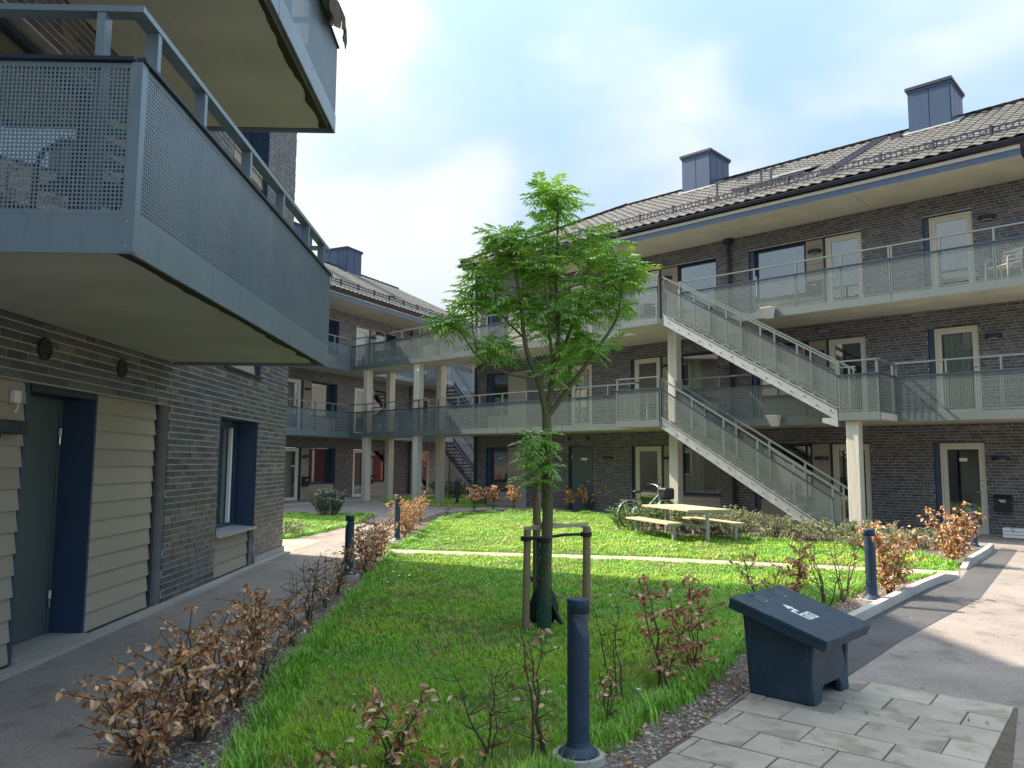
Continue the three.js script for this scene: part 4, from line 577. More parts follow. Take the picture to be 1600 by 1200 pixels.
function balconyA(label, y0, mat, top) {
  const t = inF(A, thing('balcony', label, 'balcony')), v0 = 3.98, v1 = 8.87, Dp = 1.8, sb = y0 + 0.02;
  slabPoly(t, [[v0 + 0.07, 0.02], [v0 + 0.07, Dp - 0.07], [v1 - 0.07, Dp - 0.07], [v1 - 0.07, 0.02]].reverse(), sb, sb + 0.2);
  { const m = new MB(); for (let i = 0; i < 400; i++) { const a = i / 400, v = lerp(v0 + 0.08, v1 - 0.08, a), w = 0.035 + 0.075 * fbm(a * 14, 3, 64, 8, 5) * (0.5 + 0.6 * a), L = (v1 - v0 - 0.16) / 400; m.box(v, sb - 0.003, Dp - 0.071 - w, v + L, sb + 0.002, Dp - 0.071); } for (let i = 0; i < 120; i++) { const z = lerp(0.3, Dp - 0.12, i / 120); m.box(v0 + 0.071, sb - 0.003, z, v0 + 0.085 + 0.03 * fbm(i * 0.1, 7, 64, 9, 4), sb + 0.002, z + 0.0125); } m.put('algae', M.moss, t); }
  const run = [[[v0, 0.03], [v0, Dp]], [[v0, Dp], [v1, Dp]], [[v1, Dp], [v1, 0.03]]];
  run.forEach(([a, b], i) => { const L = Math.hypot(b[0] - a[0], b[1] - a[1]), d = [(b[0] - a[0]) / L, (b[1] - a[1]) / L], p = (k, h, o = 0) => [a[0] + d[0] * k + d[1] * o, h, a[1] + d[1] * k - d[0] * o];
    new MB().beam(p(0, y0 + 0.095), p(L, y0 + 0.095), 0.012, 0.21).put('fascia', mat, t);
    const rv = new MB(); for (let k = 0; k <= (i === 1 ? 4 : 2); k++) { const s = clamp(L * k / (i === 1 ? 4 : 2), 0.05, L - 0.05); if (k % 2 === 0 && i === 1 && k && k < 4) rv.beam(p(s - 0.003, y0 + 0.095, -0.007), p(s + 0.003, y0 + 0.095, -0.007), 0.004, 0.2); for (const h of [0.03, 0.165]) rv.beam(p(s - 0.006 + 0.02, y0 + h, -0.008), p(s + 0.006 + 0.02, y0 + h, -0.008), 0.006, 0.012); } rv.put('fixings', M.zinc, t);
    const r = grp('railing', t), n = i === 1 ? 2 : 1;
    for (let k = 0; k < n; k++) perf('mesh_panel', r, mat, p(k * L / n + 0.01, y0 + 0.202, 0.0), d, L / n - 0.02, 0.855, { pitch: 0.0225, bar: 0.0092, edge: 0.028 });
    for (let k = 0; k <= (i === 1 ? 5 : 2); k++) { const s = clamp(L * k / (i === 1 ? 5 : 2), 0.25, L - 0.25); new MB().beam(p(s, y0 + 0.1, 0.06), p(s, y0 + 1.366, 0.06), 0.075, 0.045, [d[0], 0, d[1]]).put('post', mat, r); }
    const c0 = i === 2 ? 0.03 : 0, c1 = i === 0 ? 0.03 : 0; new MB().beam(p(-0.01 + c0 * 1.5, y0 + 1.075), p(L + 0.01 - c1 * 1.5, y0 + 1.075), 0.05, 0.022).put('top_rail', M.steelDark, r);
    new MB().beam(p(i === 1 ? 0.0175 : i === 2 ? 0.104 : -0.03, y0 + 1.385, 0.06), p(i === 1 ? L - 0.0175 : i === 0 ? L - 0.104 : L + 0.03, y0 + 1.385, 0.06), 0.085, 0.035).put('handrail', mat, r); });
  for (const [v, z] of [[v0 + 0.004, Dp - 0.004]]) box('corner_plate', mat, t, v - 0.014, y0, z - 0.05, v + 0.05, y0 + 1.06, z + 0.014);
  return t;
}
balconyA('lower perforated steel balcony jutting from the near left building', 2.745, M.balcony);
balconyA('upper perforated steel balcony, cut by the top of the picture', 5.575, M.balcony);
{ // grey reed mat folded over the rail of the upper balcony
  const t = inF(A, thing('reed_mat', 'grey reed mat folded over the rail of the upper balcony', 'mat')), m = new MB(), N = 90, prof = (k, v) => { const h = 0.3 + 0.07 * Math.sin(v * 2.6) + 0.05 * Math.sin(v * 7.1 + 1), b = 0.02 * Math.sin(v * 9) + 0.012 * Math.sin(v * 23); return [[1.62, 6.78], [1.68, 6.98], [1.76, 7.01 + b], [1.86, 6.99 + b], [1.9 + b, 6.86], [1.91 + b, 6.72], [1.9 + b * 1.6, 6.99 - h - 0.08]][k]; };
  for (let i = 0; i < N; i++) { const a = 6.75 + i * 0.0235, c = a + 0.0222, dz = (i % 2) * 0.006; for (let k = 0; k < 6; k++) { const [z0, y0] = prof(k, a), [z1, y1] = prof(k + 1, a), th = 0.012; m.hex([[a, y1, z1 + dz + th], [c, y1, z1 + dz + th], [c, y0 + (k < 3 ? th : 0), z0 + dz + th], [a, y0 + (k < 3 ? th : 0), z0 + dz + th], [a, y1, z1 + dz], [c, y1, z1 + dz], [c, y0, z0 + dz], [a, y0, z0 + dz]]); } }
  m.put('reeds', std([0.19, 0.17, 0.15], { map: tBark, roughness: 1 }), t);
}
{
  const t = inF(A, thing('wall_lamp', 'dark blue half round wall lamp on the siding at the left edge', 'wall lamp')); t.position.set(...A.world(5.86, 1.86, -0.08));
  const s = new THREE.Shape(); s.absellipse(0, 0, 0.3, 0.2, 0, Math.PI, false); s.lineTo(-0.3, 0); const g = new THREE.ExtrudeGeometry(s, { depth: 0.075, bevelEnabled: true, bevelSize: 0.012, bevelThickness: 0.012, bevelSegments: 3, curveSegments: 24 }); g.rotateX(Math.PI / 2); g.translate(0, 0.06, 0); put('shade', g, M.steelDark, t); box('back_plate', M.black, t, -0.1, -0.05, -0.004, 0.1, 0.03, 0.02);
  const k = inF(A, thing('outdoor_socket', 'small white socket with short cable high on the left siding', 'socket')); k.position.set(...A.world(6.08, 2.13, -0.075)); put('case', new RoundedBoxGeometry(0.085, 0.1, 0.05, 2, 0.01).translate(0, 0, 0.03), M.white, k); new MB().tube([[0.02, -0.045, 0.035], [0.025, -0.08, 0.04], [0, -0.11, 0.04], [-0.015, -0.125, 0.04]], 0.008, 6).put('cable', M.white, k);
}

// ---------------------------------------------------------------- furniture on the ground
{ // grit bin with a sloping lid; local x runs along the long side away from the corner nearest the camera
  const t = thing('grit_bin', 'dark blue plastic grit bin with sloping lid on the paving slabs', 'bin', [1.7, 0.012, -5.69], Math.atan2(-0.33, 0.34));
  const L = 0.474, W = 0.648, hA = 0.6, hB = 0.462, i = 0.03; // x: 0..L falls from hA to hB, z: 0..-W
  const body = new THREE.Shape([[i, 0], [L - i, 0], [L, hB], [0, hA]].map((p) => new THREE.Vector2(...p)));
  const sideArch = (x0, x1) => { const s = new THREE.Shape(); s.moveTo(-W + 0.03, 0); s.lineTo(-W + 0.14, 0); s.bezierCurveTo(-W + 0.15, 0.09, -W + 0.18, 0.1, -W + 0.22, 0.1); s.lineTo(-0.22, 0.1); s.bezierCurveTo(-0.18, 0.1, -0.15, 0.09, -0.14, 0); s.lineTo(-0.03, 0); s.lineTo(0, x1); s.lineTo(-W, x1); s.closePath(); return s; };
  // two feet panels (front and back) and two arched sides
  const m = new MB(), ext = (s, d, bev) => new THREE.ExtrudeGeometry(s, { depth: d, bevelEnabled: true, bevelSize: bev, bevelThickness: bev, bevelSegments: 3 });
  const g1 = ext(body, 0.03, 0.012); m.add(g1, new THREE.Matrix4().makeTranslation(0, 0.012, -0.045)); m.add(g1, new THREE.Matrix4().makeTranslation(0, 0.012, -W + 0.015));
  const gs = ext(sideArch(0, hB), 0.025, 0.012), gl = ext(sideArch(0, hA), 0.025, 0.012), ry = new THREE.Matrix4().makeRotationY(-Math.PI / 2);
  m.add(gs, M4(L - 0.012, 0.012, 0, 1, 1, 1, 0, 0, 0.062).multiply(ry)); m.add(gl, M4(0.04, 0.012, 0, 1, 1, 1, 0, 0, 0.05).multiply(ry));
  m.box(0.03, 0.1, -W + 0.02, L - 0.03, 0.13, -0.02); m.put('body', M.bin, t);
  const a = Math.atan2(hB - hA, L), lid = grp('lid', t); lid.position.set(-0.075, hA + 0.035, 0.06); lid.rotation.z = a;
  const LL = (L + 0.19) / Math.cos(a), ls = new THREE.Shape([[0, 0], [LL, 0], [LL, -(W + 0.12)], [0, -(W + 0.12)]].map(([x, z]) => new THREE.Vector2(x, -z)));
  const lg = new THREE.ExtrudeGeometry(ls, { depth: 0.02, bevelEnabled: true, bevelSize: 0.016, bevelThickness: 0.014, bevelSegments: 3 }); lg.rotateX(-Math.PI / 2); put('top', lg, M.bin, lid);
  new MB().hex([[-0.012, -0.05, 0.012], [LL + 0.012, -0.05, 0.012], [LL + 0.014, 0, 0.014], [-0.014, 0, 0.014], [-0.012, -0.05, -0.01], [LL + 0.012, -0.05, -0.01], [LL, 0, -0.01], [0, 0, -0.01]]).box(LL - 0.01, -0.05, -W - 0.12, LL + 0.012, -0.005, -0.011).box(-0.012, -0.05, -W - 0.12, 0.01, -0.005, -0.011).put('rim', M.bin, lid);
  for (const z of [-0.2, -0.52]) new MB().box(0.01, 0.032, z - 0.028, 0.15, 0.036, z + 0.028).box(0.012, 0.036, z - 0.022, 0.05, 0.044, z + 0.022).put('hinge', M.navy, lid), new MB().box(0.0, 0.0361, z - 0.033, 0.16, 0.04, z - 0.027).box(0.0, 0.0361, z + 0.027, 0.16, 0.04, z + 0.033).box(0.154, 0.0362, z - 0.027, 0.16, 0.0398, z + 0.027).put('hinge_edge', M.zinc, lid);
  // white print on the lid: arrow head, bracket and block marks
  const q = new MB(), y0 = 0.0345, y1 = 0.0352, cx = LL * 0.55, cz = -W * 0.5, B1 = (x0, z0, x1, z1) => q.box(cx + x0, y0, cz + z0, cx + x1, y1, cz + z1);
  q.hex([[cx - 0.155, y0, cz + 0.0], [cx - 0.085, y0, cz + 0.05], [cx - 0.085, y1, cz + 0.05], [cx - 0.155, y1, cz + 0.0], [cx - 0.155, y0, cz - 0.001], [cx - 0.085, y0, cz - 0.035], [cx - 0.085, y1, cz - 0.035], [cx - 0.155, y1, cz - 0.001]]);
  B1(-0.085, -0.014, -0.03, 0.014); B1(-0.06, 0.014, -0.036, 0.075); B1(-0.036, 0.055, -0.004, 0.075);
  for (const z of [-0.085, 0.0]) { B1(0.0, z, 0.02, z + 0.075); B1(0.02, z, 0.075, z + 0.016); B1(0.032, z + 0.029, 0.075, z + 0.045); B1(0.02, z + 0.059, 0.092, z + 0.075); B1(0.075, z, 0.092, z + 0.045); }
  q.put('printed_mark', M.white, lid);
}
function bollard(label, x, z, turn, base = 0.06) { // lamp post with a slanting notch under the cap; notch faces local +x
  const t = thing('light_bollard', label, 'bollard', [x, 0, z], turn, 'light bollards'), R = 0.062, N = 28, H = 0.88, m = new MB(), lim = (y) => y < 0.66 ? R : y < 0.8 ? lerp(R, 0.004, (y - 0.66) / 0.14) : R;
  const ring = (y, l) => Array.from({ length: N + 1 }, (_, k) => { const a = k / N * 6.28318; return [Math.min(R * Math.cos(a), l), y, R * Math.sin(a)]; });
  const ys = [0.05, 0.3, 0.66, 0.695, 0.73, 0.765, 0.8]; let prev = ring(ys[0], R);
  for (const y of ys.slice(1)) { const c = ring(y, lim(y - 1e-6)); for (let k = 0; k < N; k++) m.quad(prev[k + 1], prev[k], c[k], c[k + 1]); prev = c; }
  const g0 = m.geo(); { // smooth normals round the shaft
    const p = g0.attributes.position, n = g0.attributes.normal; for (let i = 0; i < p.count; i++) { const x = p.getX(i), z2 = p.getZ(i), r = Math.hypot(x, z2); if (Math.abs(r - R) < 1e-4 && n.getX(i) * x + n.getZ(i) * z2 > 0.9 * R) n.setXYZ(i, x / r, 0, z2 / r); } }
  put('post', g0, M.navy, t);
  const cap = new THREE.LatheGeometry([[0, 0.798], [R, 0.8], [R, 0.872], [R - 0.004, 0.879], [R - 0.01, H], [0, H]].map((p) => new THREE.Vector2(...p)), N); put('cap', cap, M.navy, t);
  new MB().add(new THREE.CylinderGeometry(0.045, 0.045, 0.006, 20), M4(-0.01, 0.796, 0)).put('lens', M.pale, t);
  put('foot', new THREE.LatheGeometry([[0, base - 0.01], [0.112, base - 0.005], [0.112, base + 0.006], [0.075, base + 0.035], [R + 0.004, base + 0.04], [R + 0.004, base + 0.06], [R, base + 0.062]].map((p) => new THREE.Vector2(...p)), N), M.navy, t);
  put('concrete_base', new THREE.LatheGeometry([[0.15, -0.2], [0.15, base - 0.014], [0.142, base - 0.005], [0, base - 0.005]].map((p) => new THREE.Vector2(...p)), 24), M.kerb, t);
}
bollard('nearest dark blue light bollard at the bottom of the picture, notch facing right', 0.38, -4.43, -0.7, 0.05);
bollard('dark blue light bollard behind the grit bin, next to the kerb', 4.24, -9.23, -0.5, 0.08);
bollard('dark blue light bollard in the left hedge by the path', -2.27, -10.98, Math.PI - 0.3, 0.07);
bollard('dark blue light bollard where the gravel path starts, beside the sunlit hedge', -2.36, -16.15, 0.2, 0.03);
bollard('dark blue light bollard far right at the end of the kerb', 9.08, -15.3, -0.3, 0.05);
bollard('small distant bollard on the shaded grass behind the columns', -2.1, -30.2, 0.2, 0.03);
{ // picnic table with two separate benches on steel legs
  const ax = [0.316, 0.949], turn = Math.atan2(-ax[1], ax[0]);  // local x along the table towards the camera
  const bench = (label, cat, c, L, W, H, n, name) => { const t = thing(name, label, cat, [c[0], 0, c[1]], turn, cat === 'bench' ? 'benches at the picnic table' : null), w = W / n;
    for (let i = 0; i < n; i++) { const g = new RoundedBoxGeometry(L, 0.038, w - 0.008, 2, 0.006); g.translate(0, H - 0.019, -W / 2 + (i + 0.5) * w); put('board', g, M.wood, t); }
    for (const x of [-L / 2 + 0.2, L / 2 - 0.08]) { box('cross_bar', M.galv, t, x - 0.025, H - 0.075, -W / 2 + 0.03, x + 0.025, H - 0.04, W / 2 - 0.03); for (const z of cat === 'bench' ? [0] : [0]) box('leg', M.galv, t, x - 0.03, -0.05, z - 0.03, x + 0.03, H - 0.075, z + 0.03); }
    return t; };
  const tb = bench('picnic table with pale wooden top on grey steel legs on the lawn', 'table', [3.75, -16.85], 1.95, 1.02, 0.7, 6, 'picnic_table'); box('stretcher', M.galv, tb, -0.8, 0.3, -0.02, 0.9, 0.36, 0.02);
  bench('wooden bench on the near left side of the picnic table', 'bench', [3.12, -17.12], 1.9, 0.38, 0.4, 3, 'bench'); bench('wooden bench on the far right side of the picnic table', 'bench', [4.45, -17.25], 1.9, 0.38, 0.4, 3, 'bench');
}
{ // bicycle by the lowest glazed door
  const t = thing('bicycle', 'silver bicycle with a black bag on its front, parked behind the green shrubs', 'bicycle', [2.98, 0, -19.5], Math.atan2(0.45, 1.02)), Rw = 0.34, wb = 1.08;
  const wheel = (x, st) => { const w = grp('wheel', t); w.position.set(x, Rw, 0); w.rotation.y = st; put('tyre', new THREE.TorusGeometry(Rw - 0.02, 0.02, 10, 40), M.rubber, w); put('rim', new THREE.TorusGeometry(Rw - 0.045, 0.011, 8, 40), M.chrome, w); const m = new MB(); for (let i = 0; i < 28; i++) { const a = i / 28 * 6.283; m.tube([[0.02 * Math.cos(a + 1), 0.02 * Math.sin(a + 1), (i % 2) * 0.05 - 0.025], [(Rw - 0.05) * Math.cos(a), (Rw - 0.05) * Math.sin(a), 0]], 0.0018, 3, false); } m.tube([[0, 0, -0.05], [0, 0, 0.05]], 0.025, 10); m.put('spokes', M.chrome, w);
    const f = new THREE.TorusGeometry(Rw + 0.025, 0.022, 6, 24, 2.6); f.rotateZ(x < 0.5 ? 0.3 : 0.1); f.scale(1, 1, 1.2); put('mudguard', f, M.zinc, w); };
  wheel(0, 0); wheel(wb, 0.15);
  const fr = new MB(), bb = [0.44, 0.29, 0], st = [0.28, 0.78, 0], hd = [0.86, 0.83, 0], hb = [0.9, 0.62, 0]; fr.tube([[0, Rw, 0.05], bb], 0.01).tube([[0, Rw, -0.05], bb], 0.01).tube([[0, Rw, 0.05], [0.31, 0.66, 0.02]], 0.009).tube([[0, Rw, -0.05], [0.31, 0.66, -0.02]], 0.009).tube([bb, st], 0.016, 8).tube([bb, hb], 0.019, 8).tube([[0.4, 0.45, 0], hd], 0.017, 8).tube([[0.84, 0.95, 0], [0.93, 0.55, 0]], 0.02, 8).tube([[0.93, 0.55, 0.045], [1.0, 0.4, 0.05], [wb, Rw, 0.05]], 0.011).tube([[0.93, 0.55, -0.045], [1.0, 0.4, -0.05], [wb, Rw, -0.05]], 0.011); fr.put('frame', std([0.35, 0.36, 0.38], { roughness: 0.35, metalness: 0.6 }), t);
  const sd = new THREE.SphereGeometry(0.13, 16, 10); sd.scale(1, 0.3, 0.7); sd.translate(0.22, 0.92, 0); put('saddle', sd, M.black, t); new MB().tube([st, [0.24, 0.9, 0]], 0.013, 8).put('seat_post', M.chrome, t);
  new MB().tube([[0.7, 1.08, 0.29], [0.82, 1.1, 0.22], [0.87, 1.06, 0.06], [0.84, 1.0, 0], [0.87, 1.06, -0.06], [0.82, 1.1, -0.22], [0.7, 1.08, -0.29]], 0.012, 8).put('handlebar', M.chrome, t); for (const s of [-1, 1]) new MB().tube([[0.68, 1.078, 0.295 * s], [0.78, 1.096, 0.245 * s]], 0.018, 8).put('grip', M.black, t);
  new MB().tube([[-0.15, 0.72, 0.06], [0.3, 0.74, 0.05]], 0.007).tube([[-0.15, 0.72, -0.06], [0.3, 0.74, -0.05]], 0.007).tube([[-0.15, 0.72, -0.06], [-0.15, 0.72, 0.06]], 0.007).tube([[-0.1, 0.72, 0.06], [0, Rw, 0.06]], 0.006).tube([[-0.1, 0.72, -0.06], [0, Rw, -0.06]], 0.006).put('carrier', M.black, t);
  const bag = new RoundedBoxGeometry(0.3, 0.3, 0.36, 3, 0.06); bag.translate(1.09, 0.86, 0); put('bag', bag, M.black, t);
  new MB().tube([[0.44, 0.29, 0.1], [0.58, 0.2, 0.1]], 0.01).tube([[0.44, 0.29, -0.1], [0.3, 0.38, -0.1]], 0.01).tube([[0.44, 0.29, -0.1], [0.44, 0.29, 0.1]], 0.014, 8).put('crank', M.chrome, t);
}
function chair(label, F, u, y, d, turn, mat) { // stackable garden chair
  const t = inF(F, thing('garden_chair', label, 'chair')); t.position.set(...F.world(u, y, d)); t.rotation.y += turn;
  for (const s of [-1, 1]) { new MB().tube([[s * 0.27, 0, 0.26], [s * 0.27, 0.58, 0.22], [s * 0.27, 0.65, 0.14], [s * 0.26, 0.64, -0.2]], 0.018, 8).put('leg', mat, t); new MB().tube([[s * 0.26, 0, -0.28], [s * 0.24, 0.45, -0.2], [s * 0.22, 0.88, -0.32]], 0.018, 8).put('leg', mat, t); }
  put('seat', new RoundedBoxGeometry(0.5, 0.03, 0.48, 2, 0.012).translate(0, 0.43, 0), mat, t);
  for (let i = 0; i < 4; i++) new MB().beam([-0.22, 0.55 + i * 0.1, -0.225 - i * 0.03], [0.22, 0.55 + i * 0.1, -0.225 - i * 0.03], 0.02, 0.06).put('back_slat', mat, t);
}
const chairGrey = std([0.5, 0.47, 0.42], { roughness: 0.5 });
chair('pale garden chair behind the mesh at the right end of the top gallery', B, -3.5, 5.69, 1.05, -0.5, chairGrey);
chair('dark garden chair on the far top gallery beside its second door', C, 30.9, 5.69, 0.85, 0.4, M.steelBlue);
chair('dark metal garden chair on the lower balcony behind its mesh', A, 4.9, 2.97, 1.1, 2.5, M.black);
chair('pale garden chair at the small table on the first floor landing', B, -12.0, 2.83, 1.2, 1.2, chairGrey);
{ const t = inF(B, thing('cafe_table', 'small dark cafe table on the first floor landing left of the column', 'table')); t.position.set(...B.world(-12.75, 2.82, 1.55)); put('table_top', new THREE.CylinderGeometry(0.36, 0.36, 0.025, 28).translate(0, 0.98, 0), M.black, t); new MB().tube([[0, 0.02, 0], [0, 0.97, 0]], 0.025, 10).put('leg', M.zinc, t); put('base', new THREE.CylinderGeometry(0.2, 0.22, 0.02, 24).translate(0, 0.01, 0), M.black, t); }
{ const t = inF(B, thing('planter_box', 'white slatted wooden planter by the lowest right door', 'planter')); t.position.set(...B.world(-3.62, 0, 0.45)); for (let i = 0; i < 3; i++) for (const z of [0, 0.3]) box('slat', M.white, t, -0.26, 0.02 + i * 0.075, z, 0.26, 0.085 + i * 0.075, z + 0.018); for (const x of [-0.26, 0.242]) for (let i = 0; i < 3; i++) box('slat', M.white, t, x, 0.02 + i * 0.075, 0.019, x + 0.018, 0.085 + i * 0.075, 0.299); box('soil', M.soil, t, -0.24, 0.03, 0.02, 0.24, 0.2, 0.298); }
{ const t = inF(B, thing('flower_pot', 'dark square plant pot at the right edge beside the white planter', 'pot')); t.position.set(...B.world(-3.0, 0, 0.55)); new MB().hex([[-0.16, 0, 0.16], [0.16, 0, 0.16], [0.2, 0.32, 0.2], [-0.2, 0.32, 0.2], [-0.16, 0, -0.16], [0.16, 0, -0.16], [0.2, 0.32, -0.2], [-0.2, 0.32, -0.2]]).put('pot', M.steelBlue, t); box('soil', M.soil, t, -0.18, 0.25, -0.18, 0.18, 0.325, 0.18); }
{ const t = inF(C, thing('flower_pot', 'round green flower pot on the terrace of the far building', 'pot')); t.position.set(...C.world(26.3, 0, 0.5)); put('pot', new THREE.LatheGeometry([[0, 0], [0.17, 0], [0.24, 0.3], [0.26, 0.3], [0.26, 0.34], [0.22, 0.34], [0.21, 0.28], [0, 0.28]].map((p) => new THREE.Vector2(...p)), 20), M.guard, t); }

// ---------------------------------------------------------------- plants
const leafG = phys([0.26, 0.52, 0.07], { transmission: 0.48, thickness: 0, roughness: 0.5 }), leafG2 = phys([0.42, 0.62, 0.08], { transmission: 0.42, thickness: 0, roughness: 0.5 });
function pinnate(L, k) { // a rowan-like leaf: drooping stalk with paired leaflets, along +x
  const m = new MB(), n = 4, st = (t) => [L * t, 0.02 * Math.sin(t * 2) - 0.045 * k * t * t * (L / 0.14), 0];
  m.beam(st(0), st(0.5), 0.002, 0.002).beam(st(0.5), st(1), 0.0016, 0.0016);
  const fl = (p, a, len, w, dr) => { const c = Math.cos(a), s = Math.sin(a), q = (u, v, y) => [p[0] + c * u - s * v, p[1] + y, p[2] + s * u + c * v]; const tip = q(len, 0, -dr * len), mid = q(len * 0.45, 0, 0.004 - dr * len * 0.25), b = q(0, 0, 0), l = q(len * 0.4, w / 2, -dr * len * 0.2), r = q(len * 0.4, -w / 2, -dr * len * 0.2); for (const [x, y, z] of [[b, l, mid], [l, tip, mid], [b, mid, r], [mid, tip, r]]) m.tri(x, y, z, [0, 0], [1, 0], [1, 1]); };
  for (let i = 0; i < n; i++) { const t = 0.28 + 0.66 * i / (n - 1), p = st(t), len = L * 0.47 * (1 - 0.35 * Math.abs(t - 0.55)); for (const s of [-1, 1]) fl(p, s * (1.0 - 0.25 * t), len, len * 0.4, 0.35 * k + 0.1 * hash2(i, s + 3, 4)); }
  fl(st(1), 0, L * 0.36, L * 0.1, 0.5 * k); return m.geo();
}
const pins = [pinnate(0.19, 1), pinnate(0.205, 1.5), pinnate(0.18, 2), pinnate(0.16, 0.6)];
{
  seed = 4242;
  const t = thing('rowan_tree', 'young slim tree with feathery green leaves, tied to three stakes', 'tree', [0.33, 0, -7.75]), O = (x, y, z = 0) => [x - 0.33, y, z];
  const trunkP = [O(0.33, -0.1), O(0.34, 0.5, 0.01), O(0.365, 1.15, 0), O(0.36, 1.78, -0.01), O(0.352, 2.12, 0)];
  new MB().tube(trunkP, [0.066, 0.06, 0.054, 0.05, 0.047], 14).put('trunk', M.bark, t);
  const nodes = [], limbs = new MB();
  const limb = (pts, r0, r1) => { const P = pts.map((p) => new THREE.Vector3(...O(...p))), c = new THREE.CatmullRomCurve3(P), n = pts.length * 3, q = []; for (let i = 0; i <= n; i++) { const v = c.getPoint(i / n); q.push(v.toArray()); nodes.push({ v, r: lerp(r0, r1, i / n) }); } new MB().tube(q, q.map((_, i) => lerp(r0, r1, i / n)), 8).put('branch', M.bark, t); };
  limb([[0.352, 2.08], [0.28, 2.42, 0.03], [0.14, 2.78, 0.08], [0.08, 3.25, 0.12], [0.0, 3.7, 0.15]], 0.036, 0.01);
  limb([[0.352, 2.05], [0.4, 2.42, -0.02], [0.47, 2.85, 0.0], [0.45, 3.35, -0.04], [0.46, 3.95, 0.0], [0.45, 4.4, 0.02]], 0.034, 0.006);
  limb([[0.36, 2.1], [0.6, 2.42, 0.05], [0.84, 2.76, 0.1], [1.06, 3.1, 0.05], [1.13, 3.5, 0.0]], 0.03, 0.007);
  limb([[0.26, 2.48, 0.03], [-0.04, 2.52, 0.12], [-0.34, 2.68, 0.2], [-0.52, 2.92, 0.2], [-0.66, 3.0, 0.2]], 0.017, 0.005);
  limb([[0.47, 2.7], [0.66, 3.15, -0.2], [0.78, 3.6, -0.25], [0.8, 3.95, -0.25]], 0.018, 0.005); limb([[0.42, 2.6], [0.36, 3.0, 0.25], [0.32, 3.5, 0.32], [0.3, 3.85, 0.3]], 0.018, 0.005);
  limb([[0.1, 2.9, 0.1], [-0.14, 3.2, -0.1], [-0.2, 3.55, -0.15]], 0.013, 0.004); limb([[0.13, 2.8, 0.05], [0.1, 3.2, -0.25], [0.12, 3.7, -0.3]], 0.014, 0.005); limb([[-0.34, 2.68, 0.2], [-0.4, 3.0, 0.18], [-0.4, 3.36, 0.16]], 0.009, 0.004);
  limb([[0.36, 1.3, 0.05], [0.3, 1.5, 0.08], [0.27, 1.9, 0.07]], 0.009, 0.003); limb([[0.355, 0.75, 0.05], [0.3, 1.0, 0.07], [0.25, 1.42, 0.05]], 0.008, 0.003);
  const clumps = [[0.44, 4.3, 0.27, 0.25, 22], [0.3, 4.02, 0.08, 0.08, 2], [-0.06, 3.82, 0.26, 0.24, 16], [-0.26, 3.52, 0.2, 0.2, 11], [0.3, 3.66, 0.5, 0.33, 34], [0.84, 3.78, 0.3, 0.22, 16], [1.13, 3.55, 0.2, 0.26, 13], [0.9, 3.27, 0.38, 0.28, 20], [0.39, 3.14, 0.52, 0.36, 30], [-0.12, 3.2, 0.22, 0.18, 7], [-0.39, 3.2, 0.15, 0.2, 9], [-0.58, 2.96, 0.2, 0.1, 8], [-0.14, 2.78, 0.25, 0.15, 11], [0.84, 2.78, 0.33, 0.22, 15], [0.46, 2.58, 0.26, 0.16, 8], [0.22, 1.82, 0.15, 0.12, 5], [0.28, 1.54, 0.13, 0.09, 4], [0.22, 1.38, 0.08, 0.07, 2]];
  const leaves = [], tw = new MB();
  for (const [cx, cy, rx, ry, n] of clumps) for (let i = 0; i < n * 0.8; i++) {
    let a, b, c; do { a = rr(-1, 1); b = rr(-1, 1); c = rr(-1, 1); } while (a * a + b * b + c * c > 1);
    const zc = cy > 2.2 ? 0.03 : 0.06, end = new THREE.Vector3(...O(cx + a * rx * 0.78, cy + 0.05 + b * ry * 0.75, zc + c * Math.min(0.38, rx + 0.04)));
    let best = null, bd = 1e9; for (const k of nodes) { if (k.v.y > end.y + 0.02) continue; const d = k.v.distanceTo(end) + 0.15 * Math.max(0, k.v.y - end.y + 0.12); if (d < bd) { bd = d; best = k; } } if (!best) best = nodes[0];
    const s = best.v.clone(), mid = s.clone().lerp(end, 0.5); mid.y -= 0.03 * bd; mid.x += rr(-0.02, 0.02); const c3 = new THREE.CatmullRomCurve3([s, mid, end]), q = [0, 0.33, 0.66, 1].map((u) => c3.getPoint(u)); tw.tube(q.map((v) => v.toArray()), [0.0055, 0.0045, 0.0035, 0.002], 5, false);
    const dir = end.clone().sub(mid).normalize(), nl = 6 + Math.floor(rnd() * 3); let az = rr(0, 6.28);
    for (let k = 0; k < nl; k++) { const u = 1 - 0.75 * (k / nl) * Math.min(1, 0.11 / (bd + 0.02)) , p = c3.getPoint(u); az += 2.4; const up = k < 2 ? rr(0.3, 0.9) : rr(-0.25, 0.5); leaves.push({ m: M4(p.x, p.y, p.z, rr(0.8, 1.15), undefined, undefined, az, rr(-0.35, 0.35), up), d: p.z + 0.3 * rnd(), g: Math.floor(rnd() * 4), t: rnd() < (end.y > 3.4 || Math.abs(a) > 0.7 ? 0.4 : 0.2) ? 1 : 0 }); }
  }
  tw.put('twigs', M.twig, t);
  leaves.sort((p, q) => q.d - p.d);
  leaves.slice(0, 300).forEach((l) => { const m = put('leaf', pins[l.g], l.t ? leafG2 : leafG, t); m.applyMatrix4(l.m); });
  for (let g = 0; g < 4; g++) for (const y of [0, 1]) { const r = leaves.slice(300).filter((l) => l.g === g && l.t === y); copies('foliage', pins[g], y ? leafG2 : leafG, r.map((l) => l.m), t); }
